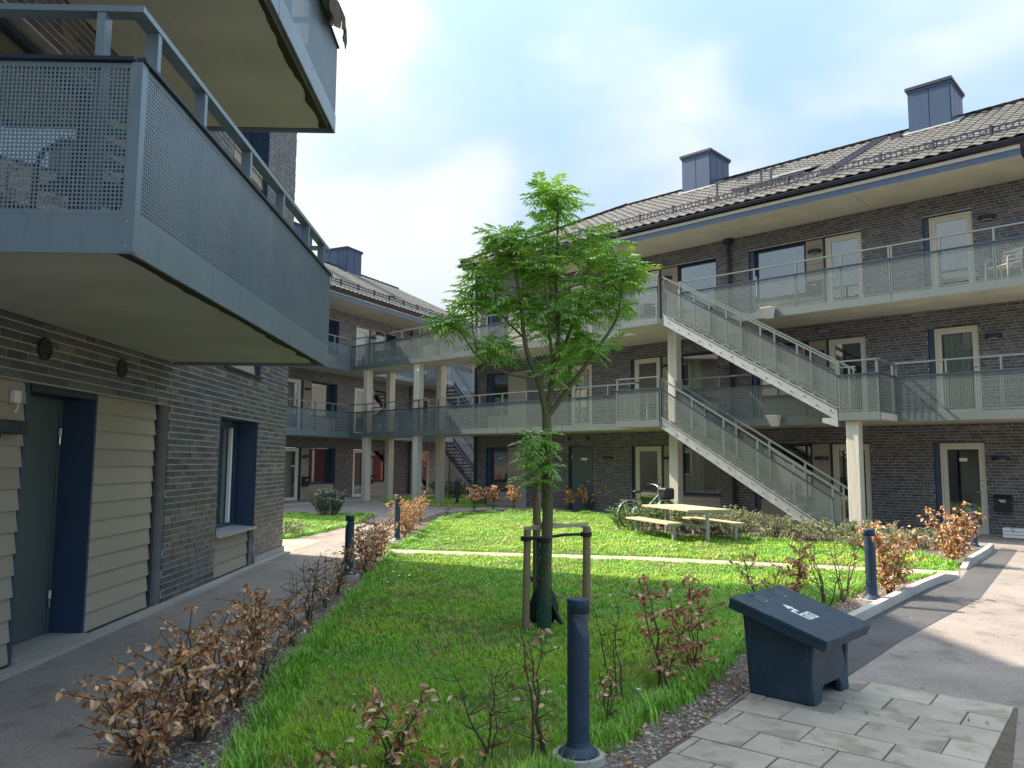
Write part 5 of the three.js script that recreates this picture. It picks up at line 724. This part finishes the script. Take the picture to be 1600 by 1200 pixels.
  // mesh guard round the lower trunk, sticks to the tree
  const gd = new MB(), R = 0.07; for (let k = 0; k < 14; k++) for (const s of [-1, 1]) { const pts = []; for (let i = 0; i <= 16; i++) { const a = k / 14 * 6.283 + s * i * 0.19; pts.push([R * Math.cos(a), 0.02 + i * 0.052, R * Math.sin(a)]); } gd.tube(pts, 0.0045, 4, false); } gd.put('trunk_guard', M.guard, t);
  new MB().add(new THREE.CylinderGeometry(0.069, 0.073, 0.3, 18, 1, true), M4(0, 0.15, 0)).put('trunk_wrap', M.guard, t);
}
{ // stakes, ties, watering bag
  const S = [[0.15, -7.72, 0.98, 0.036, 'front left wooden stake beside the young tree'], [0.77, -8.0, 0.99, 0.04, 'right wooden stake beside the young tree'], [0.27, -8.1, 1.95, 0.04, 'tall grey wooden stake behind the young tree']];
  S.forEach(([x, z, h, r, label], i) => { const t = thing('tree_stake', label, 'stake', [x, 0, z], i); t.rotation.set(0.01 * i, i, -0.012); put('post', new THREE.LatheGeometry([[0, -0.2], [r * 1.05, -0.2], [r * 1.03, 0.3], [r, h - 0.01], [r - 0.006, h], [0, h]].map((p) => new THREE.Vector2(...p)), 18), M.stake, t); });
  const tie = thing('tree_tie', 'black rubber straps and pale batten tying the tree to its stakes', 'tree tie', [0.33, 0.9, -7.75]);
  const loop = (x, z, r, y) => { const pts = []; for (let i = 0; i <= 18; i++) { const a = i / 18 * 6.283; pts.push([x + r * Math.cos(a), y, z + r * Math.sin(a)]); } return pts; };
  new MB().tube(loop(-0.18, 0.03, 0.046, 0), 0.012, 6, false).tube(loop(-0.18, 0.03, 0.046, -0.022), 0.012, 6, false).tube([[-0.14, -0.005, 0.02], [-0.07, -0.01, 0.03], [0.02, -0.01, 0.075]], 0.016, 6).put('strap', M.rubber, tie);
  new MB().tube(loop(0.44, -0.25, 0.05, 0.02), 0.012, 6, false).tube(loop(0.44, -0.25, 0.05, -0.002), 0.012, 6, false).tube([[0.4, 0.01, -0.24], [0.22, 0.015, -0.13], [0.04, 0.0, -0.02]], 0.016, 6).put('strap', M.rubber, tie);
  new MB().tube(loop(0, 0, 0.068, -0.01), 0.014, 6, false).tube(loop(0, 0, 0.068, -0.035), 0.013, 6, false).put('strap', M.rubber, tie);
  new MB().tube(loop(-0.01, 0, 0.075, 0.86), 0.014, 6, false).tube([[-0.06, 0.86, -0.05], [-0.06, 0.86, -0.33]], 0.014, 6).put('strap', M.rubber, tie);
  new MB().beam([-0.2, 0.085, 0.02], [0.46, 0.11, -0.26], 0.02, 0.036).put('batten', std([0.5, 0.5, 0.42], { map: tWood, roughness: 0.8 }), tie); new MB().beam([-0.19, 0.06, 0.0], [-0.06, 0.1, -0.36], 0.02, 0.03).beam([-0.06, 0.1, -0.37], [0.44, 0.09, -0.27], 0.02, 0.03).put('batten', M.stake, tie);
  const b = thing('watering_bag', 'dark green slumped watering bag behind the tree trunk', 'bag', [0.33, 0, -7.97]), g = new THREE.SphereGeometry(1, 32, 26), p = g.attributes.position; for (let i = 0; i < p.count; i++) { const x = p.getX(i), y = p.getY(i), z = p.getZ(i), w = 1 - 0.3 * (y * 0.5 + 0.5), n = 1 + 0.16 * (vnoise(x * 3 + 5, y * 5 + 5, 64, 3) - 0.5) + 0.1 * Math.sin(Math.atan2(z, x) * 7 + y * 3); p.setXYZ(i, x * 0.16 * w * n, 0.2 + y * 0.22, z * 0.09 * w * n); } g.computeVertexNormals(); put('bag', g, M.bag, b); new MB().tube([[-0.1, 0.47, 0.02], [-0.14, 0.5, 0.02], [-0.11, 0.44, 0.04]], 0.012, 6).put('handle', M.bag, b); for (let i = 0; i < 5; i++) new MB().tube([[0.1, 0.12 + i * 0.02, 0.06], [0.17, 0.05, 0.08 + i * 0.01], [0.2, 0.02, 0.04]], 0.02, 6).put('fold', M.bag, b);
}
// dry beech plants
const dryLeaf = (() => [0, 1, 2].map((v) => { const m = new MB(), L = 1, W = [0.56, 0.48, 0.6][v], cu = [0.22, 0.4, 0.1][v], q = (u, s) => [u * L, -cu * u * u + (s ? 0.16 : 0) * Math.sin(u * 3.1), s * W / 2 * Math.sin(Math.pow(u, 0.8) * 3.1416)]; const us = [0, 0.25, 0.55, 0.8, 1]; for (let i = 0; i < 4; i++) for (const s of [-1, 1]) { const a = q(us[i], 0), b = q(us[i + 1], 0), c = q(us[i + 1], s), d = q(us[i], s); s > 0 ? m.quad(a, d, c, b) : m.quad(a, b, c, d); } return m.geo(); }))();
const dryTints = [[0.62, 0.35, 0.155], [0.72, 0.46, 0.24], [0.5, 0.23, 0.09], [0.76, 0.54, 0.34], [0.36, 0.14, 0.055]].map((c) => col(...c)), dryM = (c) => { const m = phys([1, 1, 1], { transmission: 0.22, thickness: 0, roughness: 0.65 }); if (c) m.color.copy(c); return m; }, dryBase = dryM(), dryMats = dryTints.map(dryM);
function beech(label, x, z, h, w, nLeaf, o = {}) {
  const t = thing('beech_plant', label, 'beech plant', [x, 0, z], 0), stems = new MB(), spots = [], ns = o.stems ?? 3;
  for (let s = 0; s < ns; s++) {
    const a0 = rr(0, 6.28), H = h * rr(0.7, 1), pts = [[rr(-0.05, 0.05), -0.05, rr(-0.05, 0.05)]]; let p = new THREE.Vector3(...pts[0]), lean = w * 0.5 * rr(0.2, 1); const N = 6;
    for (let i = 1; i <= N; i++) { p = new THREE.Vector3(Math.cos(a0) * lean * (i / N) + rr(-0.022, 0.022), H * i / N, Math.sin(a0) * lean * (i / N) + rr(-0.022, 0.022)); pts.push(p.toArray()); }
    const r = (0.0055 + 0.004 * rnd()) * (0.6 + h * 0.6) * (o.thick ?? 1); stems.tube(pts, pts.map((_, i) => r * (1 - 0.75 * i / N)), 6, false);
    for (let i = 1; i <= N; i++) { const nt = i === N ? 1 : 2 + Math.floor(rnd() * 2); for (let k = 0; k < nt; k++) { const b = new THREE.Vector3(...pts[i]), az = rr(0, 6.28), L = w * 0.5 * rr(0.3, 0.75) * (i === N ? 0.5 : 1), up = rr(0.15, 0.75), q = [b.toArray()]; let c = b.clone(); for (let j = 1; j <= 3; j++) { c = b.clone().add(new THREE.Vector3(Math.cos(az + j * rr(-0.15, 0.15)) * L * j / 3, L * up * j / 3 + rr(-0.01, 0.01), Math.sin(az) * L * j / 3)); q.push(c.toArray()); const f = i / N; if (f > (o.from ?? 0.15)) spots.push({ a: q[j - 1], b: q[j], f }); } stems.tube(q, [0.0032, 0.0026, 0.002, 0.0012], 4, false); } }
  }
  stems.put('stems', M.twig, t);
  const ls = []; for (let i = 0; i < nLeaf && spots.length; i++) { const s = pick(spots), u = rnd(), S = (o.leaf ?? 0.052) * rr(0.6, 1.15); ls.push({ m: M4(lerp(s.a[0], s.b[0], u) + rr(-0.012, 0.012), lerp(s.a[1], s.b[1], u), lerp(s.a[2], s.b[2], u) + rr(-0.012, 0.012), S, S, S, rr(0, 6.28), rr(-1.1, 1.1), rr(-1.5, 0.5)), v: Math.floor(rnd() * 3), c: Math.floor(Math.pow(rnd(), 0.9) * 5), k: rnd() }); }
  const n1 = o.single ?? 0; ls.slice(0, n1).forEach((l) => put('leaf', dryLeaf[l.v], dryMats[l.c], t).applyMatrix4(l.m));
  for (let v = 0; v < 3; v++) { const r = ls.slice(n1).filter((l) => l.v === v); if (r.length) copies('dry_foliage', dryLeaf[v], dryBase, r.map((l) => l.m), t, r.map((l) => dryTints[l.c].clone().multiplyScalar(rr(0.8, 1.2)))); }
  return t;
}
seed = 99;
const hedge = [
  ['broad leafy beech plant at the bottom left corner, nearest the path', -1.95, -4.25, 0.58, 0.9, 700, { single: 140, leaf: 0.054, stems: 7, thick: 1.2, from: 0.05 }],
  ['dense leafy beech plant at the bottom left, second along the bed', -1.82, -4.7, 0.74, 0.62, 760, { single: 120, leaf: 0.05, stems: 7, thick: 1.2, from: 0.05 }],
  ['dense tall beech plant at the lower left, third along the bed', -1.82, -5.3, 0.74, 0.62, 700, { single: 100, leaf: 0.049, stems: 7, from: 0.05 }],
  ['leafy beech plant with dark red-brown top, fourth along the left bed', -1.85, -6.0, 0.72, 0.7, 360, { single: 60, leaf: 0.054, from: 0.4, stems: 4 }],
  ['almost bare beech plant with forked twigs, right after the leafy group', -1.95, -7.0, 0.62, 0.5, 18, { stems: 4 }], ['bare twiggy beech plant midway along the left bed', -2.02, -7.9, 0.72, 0.45, 22, { stems: 4 }],
  ['thin beech plant with few curled leaves midway along the left bed', -2.08, -8.8, 0.62, 0.5, 110, { single: 30, stems: 4 }], ['thin beech plant with small red leaves before the hedge bollard', -2.15, -9.7, 0.7, 0.55, 170, { stems: 5 }],
  ['dense beech plant directly right of the hedge bollard', -2.1, -11.3, 0.68, 0.62, 620, { stems: 6, leaf: 0.046 }], ['dense beech plant second after the hedge bollard', -2.18, -12.0, 0.72, 0.62, 620, { stems: 6, leaf: 0.046 }], ['dense beech plant third after the hedge bollard', -2.2, -12.7, 0.74, 0.62, 620, { stems: 6, leaf: 0.046 }], ['last dense beech plant before the gravel path', -2.24, -13.4, 0.76, 0.6, 560, { stems: 5, leaf: 0.042 }],
  ['first sunlit pale beech plant beyond the gravel path', -2.3, -17.0, 0.75, 0.85, 850, { stems: 7, leaf: 0.055 }], ['second sunlit beech plant beyond the gravel path', -2.35, -17.9, 0.8, 0.85, 850, { stems: 7, leaf: 0.055 }], ['third sunlit beech plant beyond the gravel path', -2.4, -18.9, 0.82, 0.85, 850, { stems: 7, leaf: 0.055 }], ['last sunlit beech plant of the hedge before the columns', -2.35, -20.2, 0.85, 0.6, 420, { stems: 5, leaf: 0.045 }],
  ['small leaning beech sapling at the back left of the lawn', -2.0, -24.2, 0.5, 0.45, 40, { from: 0.5 }], ['dark leafy beech sapling below the left downpipe', -1.25, -25.9, 0.95, 0.75, 472, { from: 0.45, leaf: 0.105, stems: 4 }], ['pale beech sapling left of the stakes at the back of the lawn', -0.6, -26.2, 1.0, 0.65, 427, { from: 0.45, leaf: 0.105, stems: 4 }], ['second pale beech sapling left of the stakes at the back', 0.1, -26.4, 0.95, 0.75, 382, { from: 0.45, leaf: 0.105, stems: 4 }],
  ['beech sapling just right of the trunk at the back of the lawn', 1.95, -26.4, 0.8, 0.55, 292, { from: 0.4, leaf: 0.105, stems: 4 }], ['beech sapling below the left edge of the steel door', 2.6, -26.3, 0.85, 0.65, 382, { from: 0.35, leaf: 0.105, stems: 4 }], ['beech sapling below the middle of the steel door', 3.25, -26.2, 0.95, 0.7, 517, { from: 0.3, leaf: 0.105, stems: 4 }], ['beech sapling right of the steel door', 3.85, -26.1, 0.95, 0.7, 517, { from: 0.3, leaf: 0.105, stems: 4 }], ['beech sapling beside the rear wheel of the bicycle', 4.4, -25.9, 0.95, 0.65, 450, { from: 0.3, leaf: 0.105, stems: 4 }],
  ['leafy beech plant rising from the bottom edge, left of the near bollard', -0.62, -4.25, 0.44, 0.42, 170, { single: 150, leaf: 0.058, thick: 1.4, from: 0.3, stems: 4 }], ['low beech plant at the bottom edge, leftmost on the lawn side', -0.85, -3.98, 0.2, 0.55, 80, { single: 80, leaf: 0.06 }], ['low beech plant at the bottom edge between leafy plant and bollard', -0.3, -3.95, 0.18, 0.5, 80, { single: 80, leaf: 0.06 }],
  ['twisted beech plant with sparse leaves touching the near bollard', 0.17, -4.42, 0.74, 0.42, 44, { single: 44, leaf: 0.05, thick: 1.5 }], ['bare thin beech twigs on the lawn left of the near bollard', -0.1, -4.4, 0.55, 0.5, 8, { stems: 3 }],
  ['small beech plant with one dark leaf cluster right of the near bollard', 0.62, -5.05, 0.42, 0.25, 60, { single: 50, leaf: 0.042, from: 0.35 }], ['bare beech twigs behind the small clustered plant', 0.75, -5.5, 0.7, 0.4, 10, { stems: 3 }],
  ['tall red-brown beech plant left of the grit bin', 1.12, -5.75, 0.8, 0.5, 260, { single: 100, leaf: 0.056, stems: 4 }], ['dense red-brown beech plant touching the left side of the grit bin', 1.42, -6.05, 0.74, 0.6, 460, { single: 120, leaf: 0.055, stems: 5 }],
  ['sparse beech plant behind the grit bin, left one', 2.75, -8.6, 0.74, 0.7, 180, { from: 0.45, stems: 4, leaf: 0.058 }], ['dark leafy beech plant behind the grit bin', 3.2, -8.85, 0.8, 0.6, 300, { from: 0.2, stems: 4, leaf: 0.058 }], ['bare beech twigs behind the lid of the grit bin', 3.62, -9.0, 0.85, 0.6, 22, { stems: 4 }], ['second bare beech twigs behind the grit bin, nearer the kerb bollard', 3.95, -9.35, 0.9, 0.5, 30, { stems: 4 }],
  ['large pale beech plant just right of the kerb bollard', 4.75, -9.85, 0.88, 0.85, 1200, { stems: 9, leaf: 0.064, from: 0.02 }], ['large pale beech plant far right before the last bollard', 7.35, -13.0, 1.0, 0.95, 1100, { stems: 9, leaf: 0.07, from: 0.02 }],
];
for (const [label, ...a] of hedge) beech(label, ...a);
// low shrubs
const smallLeaf = (() => { const m = new MB(); m.tri([0, 0, 0], [0.5, 0.06, 0.22], [1, 0, 0], [0, 0], [1, 0], [1, 1]); m.tri([0, 0, 0], [1, 0, 0], [0.5, 0.06, -0.22], [0, 0], [1, 0], [1, 1]); return m.geo(); })();
const shrubM = phys([1, 1, 1], { transmission: 0.25, thickness: 0, roughness: 0.6 });
function shrub(name, label, x, z, rx, rz, h, c, o = {}) {
  const t = thing(name, label, 'shrub', [x, 0, z]), st = new MB(), ls = [], cs = [], n = o.n ?? 70;
  for (let i = 0; i < n; i++) {
    const a = rr(0, 6.28), r = Math.sqrt(rnd()), bx = Math.cos(a) * r * rx * 0.6, bz = Math.sin(a) * r * rz * 0.6, ex = Math.cos(a) * r * rx + rr(-0.15, 0.15), ez = Math.sin(a) * r * rz + rr(-0.15, 0.15), H = h * rr(0.55, 1.05) * (1 - 0.35 * r * r), q = [];
    for (let j = 0; j <= 4; j++) { const u = j / 4; q.push([lerp(bx, ex, u), H * Math.sin(u * (o.arch ?? 1.6)), lerp(bz, ez, u)]); } st.tube(q, [0.006, 0.005, 0.004, 0.003, 0.002], 4, false);
    for (let k = 0; k < (o.leaves ?? 34); k++) { const u = rr(0.15, 1) * 4, j = Math.min(3, Math.floor(u)), f = u - j, S = (o.leaf ?? 0.05) * rr(0.6, 1.2); ls.push(M4(lerp(q[j][0], q[j + 1][0], f) + rr(-0.02, 0.02), lerp(q[j][1], q[j + 1][1], f) + rr(-0.01, 0.02), lerp(q[j][2], q[j + 1][2], f) + rr(-0.02, 0.02), S, S, S, rr(0, 6.28), rr(-0.5, 0.5), rr(-0.2, 1.1))); const v = rr(0.7, 1.3); cs.push(col(c[0] * v, c[1] * v, c[2] * v)); }
  }
  st.put('stems', M.twig, t); copies('foliage', smallLeaf, shrubM, ls, t, cs); return t;
}
seed = 555; const gg = [0.24, 0.27, 0.125], br = [0.12, 0.22, 0.03], dk = [0.07, 0.13, 0.05];
shrub('spreading_shrub', 'grey-green spreading shrub right behind the picnic table', 5.0, -17.9, 0.9, 0.7, 0.62, gg, { n: 90, leaves: 46 }); shrub('spreading_shrub', 'grey-green spreading shrub in front of the lower stair', 5.9, -17.2, 0.9, 0.75, 0.55, gg, { n: 90, leaves: 46 }); shrub('spreading_shrub', 'grey-green spreading shrub below the foot of the stairs', 6.75, -16.5, 0.85, 0.7, 0.5, gg, { n: 85, leaves: 46 }); shrub('spreading_shrub', 'grey-green spreading shrub in front of the landing column', 7.6, -16.4, 0.8, 0.7, 0.5, gg, { n: 80, leaves: 44 });
shrub('spreading_shrub', 'grey-green shrub between the two large pale beech plants', 7.0, -15.0, 0.7, 0.55, 0.36, gg, { n: 60, leaves: 40 }); shrub('spreading_shrub', 'low shrub in front of the right glazed door', 8.2, -15.3, 0.7, 0.6, 0.42, gg, { n: 60, leaves: 40 }); shrub('spreading_shrub', 'low shrub around the last bollard at the kerb end', 9.0, -16.0, 0.55, 0.55, 0.4, gg, { n: 50, leaves: 36 }); shrub('spreading_shrub', 'grey-green shrub behind the far bench', 5.4, -19.2, 0.9, 0.7, 0.6, gg, { n: 80, leaves: 40 });
shrub('leafy_shrub', 'bright green leafy shrub in front of the bicycle', 3.0, -18.6, 0.7, 0.5, 0.8, br, { n: 60, leaves: 50, leaf: 0.06 }); shrub('leafy_shrub', 'bright green leafy shrub behind the picnic table', 3.9, -18.9, 0.75, 0.5, 0.75, br, { n: 60, leaves: 50, leaf: 0.06 }); shrub('leafy_shrub', 'low bright green shrub left of the near bench', 2.95, -20.6, 0.55, 0.6, 0.5, br, { n: 50, leaves: 46, leaf: 0.06 }); shrub('leafy_shrub', 'dark green low shrub under the picnic table', 4.5, -18.3, 0.7, 0.4, 0.4, dk, { n: 50, leaves: 46, leaf: 0.06 });
shrub('round_shrub', 'small round shrub with pale glossy leaves on the left lawn', -5.55, -23.6, 0.55, 0.5, 0.85, [0.19, 0.24, 0.16], { n: 60, leaves: 34, leaf: 0.11, arch: 1.5 }); shrub('scraggly_shrub', 'straggly low shrub at the corner of the left lawn', -4.95, -16.9, 0.6, 0.5, 0.4, [0.2, 0.22, 0.12], { n: 34, leaves: 26, leaf: 0.06 });
shrub('leafy_shrub', 'green shrub under the far staircase behind the columns', -2.7, -34.5, 1.2, 0.9, 0.9, dk, { n: 70, leaves: 40, leaf: 0.1 }); shrub('potted_plant', 'small plant in the green pot of the far terrace', ...((p) => [p[0], p[2]])(C.world(26.3, 0, 0.5)), 0.22, 0.22, 0.6, br, { n: 14, leaves: 20 }); shrub('potted_plant', 'small plant in the white planter by the right door', ...((p) => [p[0], p[2]])(B.world(-3.62, 0, 0.6)), 0.22, 0.14, 0.36, br, { n: 14, leaves: 20 });

// ---------------------------------------------------------------- grass, daisies, mulch
const inside = (poly, x, z) => { let c = false; for (let i = 0, j = poly.length - 1; i < poly.length; j = i++) { const [xi, zi] = poly[i], [xj, zj] = poly[j]; if ((zi > z) !== (zj > z) && x < ((xj - xi) * (z - zi)) / (zj - zi) + xi) c = !c; } return c; };
const tuft = (n, h, w, sp) => { const m = new MB(); for (let i = 0; i < n; i++) { const a = hash2(i, 1, 77) * 6.28, r = hash2(i, 2, 77) * sp, b = [Math.cos(a * 3) * r, 0, Math.sin(a * 3) * r], H = h * (0.6 + 0.5 * hash2(i, 3, 77)), ln = H * (0.25 + 0.6 * hash2(i, 4, 77)), c = Math.cos(a), s = Math.sin(a), q = (u, v, y) => [b[0] + c * u - s * v, y, b[2] + s * u + c * v]; m.tri(q(0, -w / 2, 0), q(0, w / 2, 0), q(ln * 0.35, w * 0.36, H * 0.6), [0, 0], [1, 0], [1, 1]); m.tri(q(0, -w / 2, 0), q(ln * 0.35, w * 0.36, H * 0.6), q(ln * 0.35, -w * 0.36, H * 0.6), [0, 0], [1, 0], [1, 1]); m.tri(q(ln * 0.35, -w * 0.36, H * 0.6), q(ln * 0.35, w * 0.36, H * 0.6), q(ln, 0, H), [0, 0], [1, 0], [1, 1]); } return m.geo(); };
const grassM = phys([1, 1, 1], { transmission: 0.35, thickness: 0, roughness: 0.55 });
seed = 31337;
function grass(poly, label, bands) {
  for (const [z0, z1, per, geo, sc] of bands) {
    const xs = poly.map((p) => p[0]), ax = Math.min(...xs), bx = Math.max(...xs), n = Math.round((bx - ax) * (z0 - z1) * per), ms = [], cs = [];
    for (let i = 0; i < n; i++) { const x = rr(ax, bx), z = rr(z1, z0); if (!inside(poly, x, z)) continue; const f = fbm(x * 0.9 + 50, z * 0.9 + 90, 256, 5, 4), g = vnoise(x * 4 + 50, z * 4 + 200, 512, 9), S = sc * rr(0.7, 1.2) * (0.75 + 0.6 * f); ms.push(M4(x, 0.008, z, S, S * rr(0.8, 1.15), S, rr(0, 6.28))); const y = clamp((f - 0.5) * 2.4 + (g - 0.5) * 0.6 + 0.45, 0, 1), v = rr(0.8, 1.2); const bare = fbm(x * 1.7 + 130, z * 1.7 + 40, 512, 71, 4); if (bare > 0.66 && rnd() < 0.75) { ms.pop(); continue; } cs.push(rnd() < (bare > 0.57 ? 0.3 : 0.03) ? col(0.5 * v, 0.44 * v, 0.16) : col(lerp(0.24, 0.38, y) * v, lerp(0.52, 0.58, y) * v, lerp(0.035, 0.022, y) * v)); }
    tag(copies('grass', geo, grassM, ms, scene, cs), label);
  }
}
function border(poly, label, geo, sc) {
  const ms = [], cs = []; poly.forEach((a, i) => { const b = poly[(i + 1) % poly.length]; if (a[1] < -11 && b[1] < -11 && a[1] > -15 && Math.abs(a[0] - b[0]) > Math.abs(a[1] - b[1])) return; const L = Math.hypot(b[0] - a[0], b[1] - a[1]), n = Math.round(L * (b[1] > -10 ? 130 : 60)); for (let k = 0; k < n; k++) { const t = rnd(), o = 0.09 * Math.pow(rnd(), 1.4) * (rnd() < 0.5 ? -1 : 1), x = lerp(a[0], b[0], t) - (b[1] - a[1]) / L * o, z = lerp(a[1], b[1], t) + (b[0] - a[0]) / L * o, S = sc * rr(0.6, 1.9) * (0.6 + vnoise(x * 3 + 50, z * 3 + 90, 512, 4)), v = rr(0.7, 1.2); ms.push(M4(x, 0.004, z, S, S, S, rr(0, 6.28))); cs.push(col(0.26 * v, 0.52 * v, 0.04)); } });
  tag(copies('grass', geo, grassM, ms, scene, cs), label);
}
const tN = tuft(9, 0.05, 0.0042, 0.035), tM = tuft(8, 0.045, 0.007, 0.05), tF = tuft(8, 0.042, 0.013, 0.09);
grass(nearLawn, 'short green grass of the near lawn', [[-3.5, -6.5, 1500, tN, 1], [-6.5, -10, 800, tM, 1], [-10, -14.2, 420, tF, 1]]);
grass(farLawn, 'short sunlit grass of the far lawn', [[-12, -26, 260, tF, 1.1]]); grass(leftLawn, 'short grass of the left lawn', [[-16.3, -24, 240, tF, 1.1]]); grass(galleryLawn, 'shaded grass under the linking gallery', [[-27.8, -38, 120, tF, 1.4]]);
border(nearLawn, 'ragged grass along the edge of the near lawn', tN, 1.25); border(farLawn, 'ragged grass along the edge of the far lawn', tM, 1.3); border(leftLawn, 'ragged grass along the edge of the left lawn', tM, 1.3);
{ // daisies and stray leaves on the lawns
  const m = new MB(); for (let i = 0; i < 9; i++) { const a = i / 9 * 6.283, c = Math.cos(a), s = Math.sin(a); m.tri([0, 0, 0], [c * 0.8 - s * 0.3, 0.15, s * 0.8 + c * 0.3], [c, 0.1, s], [0, 0], [0, 0], [0, 0]); m.tri([0, 0, 0], [c, 0.1, s], [c * 0.8 + s * 0.3, 0.15, s * 0.8 - c * 0.3], [0, 0], [0, 0], [0, 0]); } const dg = m.geo(), ms = [];
  for (let i = 0; i < 2400; i++) { const x = rr(-6, 7), z = rr(-26, -4), f = fbm(x * 0.6 + 30, z * 0.6 + 70, 256, 15, 3); if (f < 0.56 || !(inside(farLawn, x, z) || inside(nearLawn, x, z) || inside(leftLawn, x, z)) || (z > -11 && rnd() < 0.85)) continue; ms.push(M4(x, 0.048, z, 0.019, 0.019, 0.019, rr(0, 6), rr(-0.3, 0.3), rr(-0.3, 0.3))); }
  tag(copies('daisies', dg, M.white, ms, scene), 'small white daisies scattered over the lawns');
  const on = (polys, n, y, S) => { const r = []; while (r.length < n) { const x = rr(-3, 8), z = rr(-16, -3.8); if (!polys.some((p) => inside(p, x, z))) continue; const s = S * rr(0.6, 1.2); r.push(M4(x, y, z, s, s, s, rr(0, 6.28), rr(-0.4, 0.4), rr(-0.3, 0.4))); } return r; };
  const bedL = [[-2.0, -3.5], [-2.05, -5.7], [-2.2, -8.5], [-2.42, -11.2], [-2.45, -13.95], ...lawnL.slice().reverse()], bedR = [...lawnR.slice().reverse(), [6.5, -11.5], [4.37, -9.3], [3.25, -7.95], [2.0, -6.35], [1.72, -5.78], [0.5, -4.0], [0.1, -3.5]], tint = (n) => Array.from({ length: n }, () => pick(dryTints).clone().multiplyScalar(rr(0.5, 1.1)));
  tag(copies('fallen_leaves', dryLeaf[0], dryBase, on([nearLawn], 420, 0.04, 0.04), scene, tint(420).map((c) => c.multiplyScalar(0.6))), 'dry brown leaves lying on the near lawn'); tag(copies('fallen_leaves', dryLeaf[1], dryBase, on([bedL, bedR], 1500, 0.018, 0.042), scene, tint(1500)), 'dry brown leaves lying on the planting beds');
  const stone = new THREE.IcosahedronGeometry(1, 0); { const p = stone.attributes.position; for (let i = 0; i < p.count; i++) p.setY(i, p.getY(i) * 0.55); stone.computeVertexNormals(); }
  const sm = std([1, 1, 1], { roughness: 0.95 }), n = 16000, ms2 = [], cs2 = []; while (ms2.length < n) { const x = rr(-3, 7), z = -3.6 - 10.5 * Math.pow(rnd(), 1.8); if (![bedL, bedR].some((p) => inside(p, x, z))) continue; const S = 0.003 + 0.011 * Math.pow(rnd(), 2.5); ms2.push(M4(x, 0.006, z, S * rr(0.8, 1.6), S, S, rr(0, 6.28), rr(-0.4, 0.4), rr(-0.4, 0.4))); const v = rr(0.12, 0.42); cs2.push(rnd() < 0.03 ? col(0.6, 0.58, 0.55) : col(v, v * 0.9, v * 0.8)); }
  tag(copies('mulch', stone, sm, ms2, scene, cs2), 'bark chips and gravel on the planting beds');
  const lit = [], lc = []; for (let i = 0; i < 420; i++) { const x = rr(-3.9, 6.5), z = rr(-10, -4.0); if ([nearLawn, bedR].some((p) => inside(p, x, z))) continue; const S = rr(0.002, 0.007); lit.push(M4(x, 0.006 + (x < 3.4 && z > -6.2 ? 0.01 : 0), z, S, S, S, rr(0, 6))); const v = rr(0.05, 0.5); lc.push(col(v, v * 0.93, v * 0.85)); } tag(copies('grit', stone, sm, lit, scene, lc), 'scattered grit on the asphalt and slabs');
  const wd = [], wc = []; for (let i = 0; i < 140; i++) { const j = Math.floor(rr(0, 7)), a = rr(0, 2.4), b = j * 0.28, x = 3.42 - 0.78 * a - 0.626 * b, z = -5.4 - 0.626 * a + 0.78 * b; if (vnoise(x * 4 + 20, z * 4 + 40, 256, 8) < 0.62 || (x - 1.74) * 1.75 + (z + 5.75) * 1.24 < 0.05) continue; wd.push(M4(x + rr(-0.01, 0.01), 0.02, z + rr(-0.01, 0.01), rr(0.35, 0.7), undefined, undefined, rr(0, 6))); wc.push(col(0.07, 0.13, 0.03)); }
  if (wd.length) tag(copies('weeds', tN, grassM, wd, scene, wc), 'small weeds in the joints between the slabs');
}

// ---------------------------------------------------------------- render
const renderer = new THREE.WebGLRenderer({ antialias: true });
renderer.toneMapping = THREE.LinearToneMapping; renderer.toneMappingExposure = EXPOSURE;
renderer.shadowMap.enabled = true; renderer.setSize(1024, 768);
renderer.render(scene, camera);
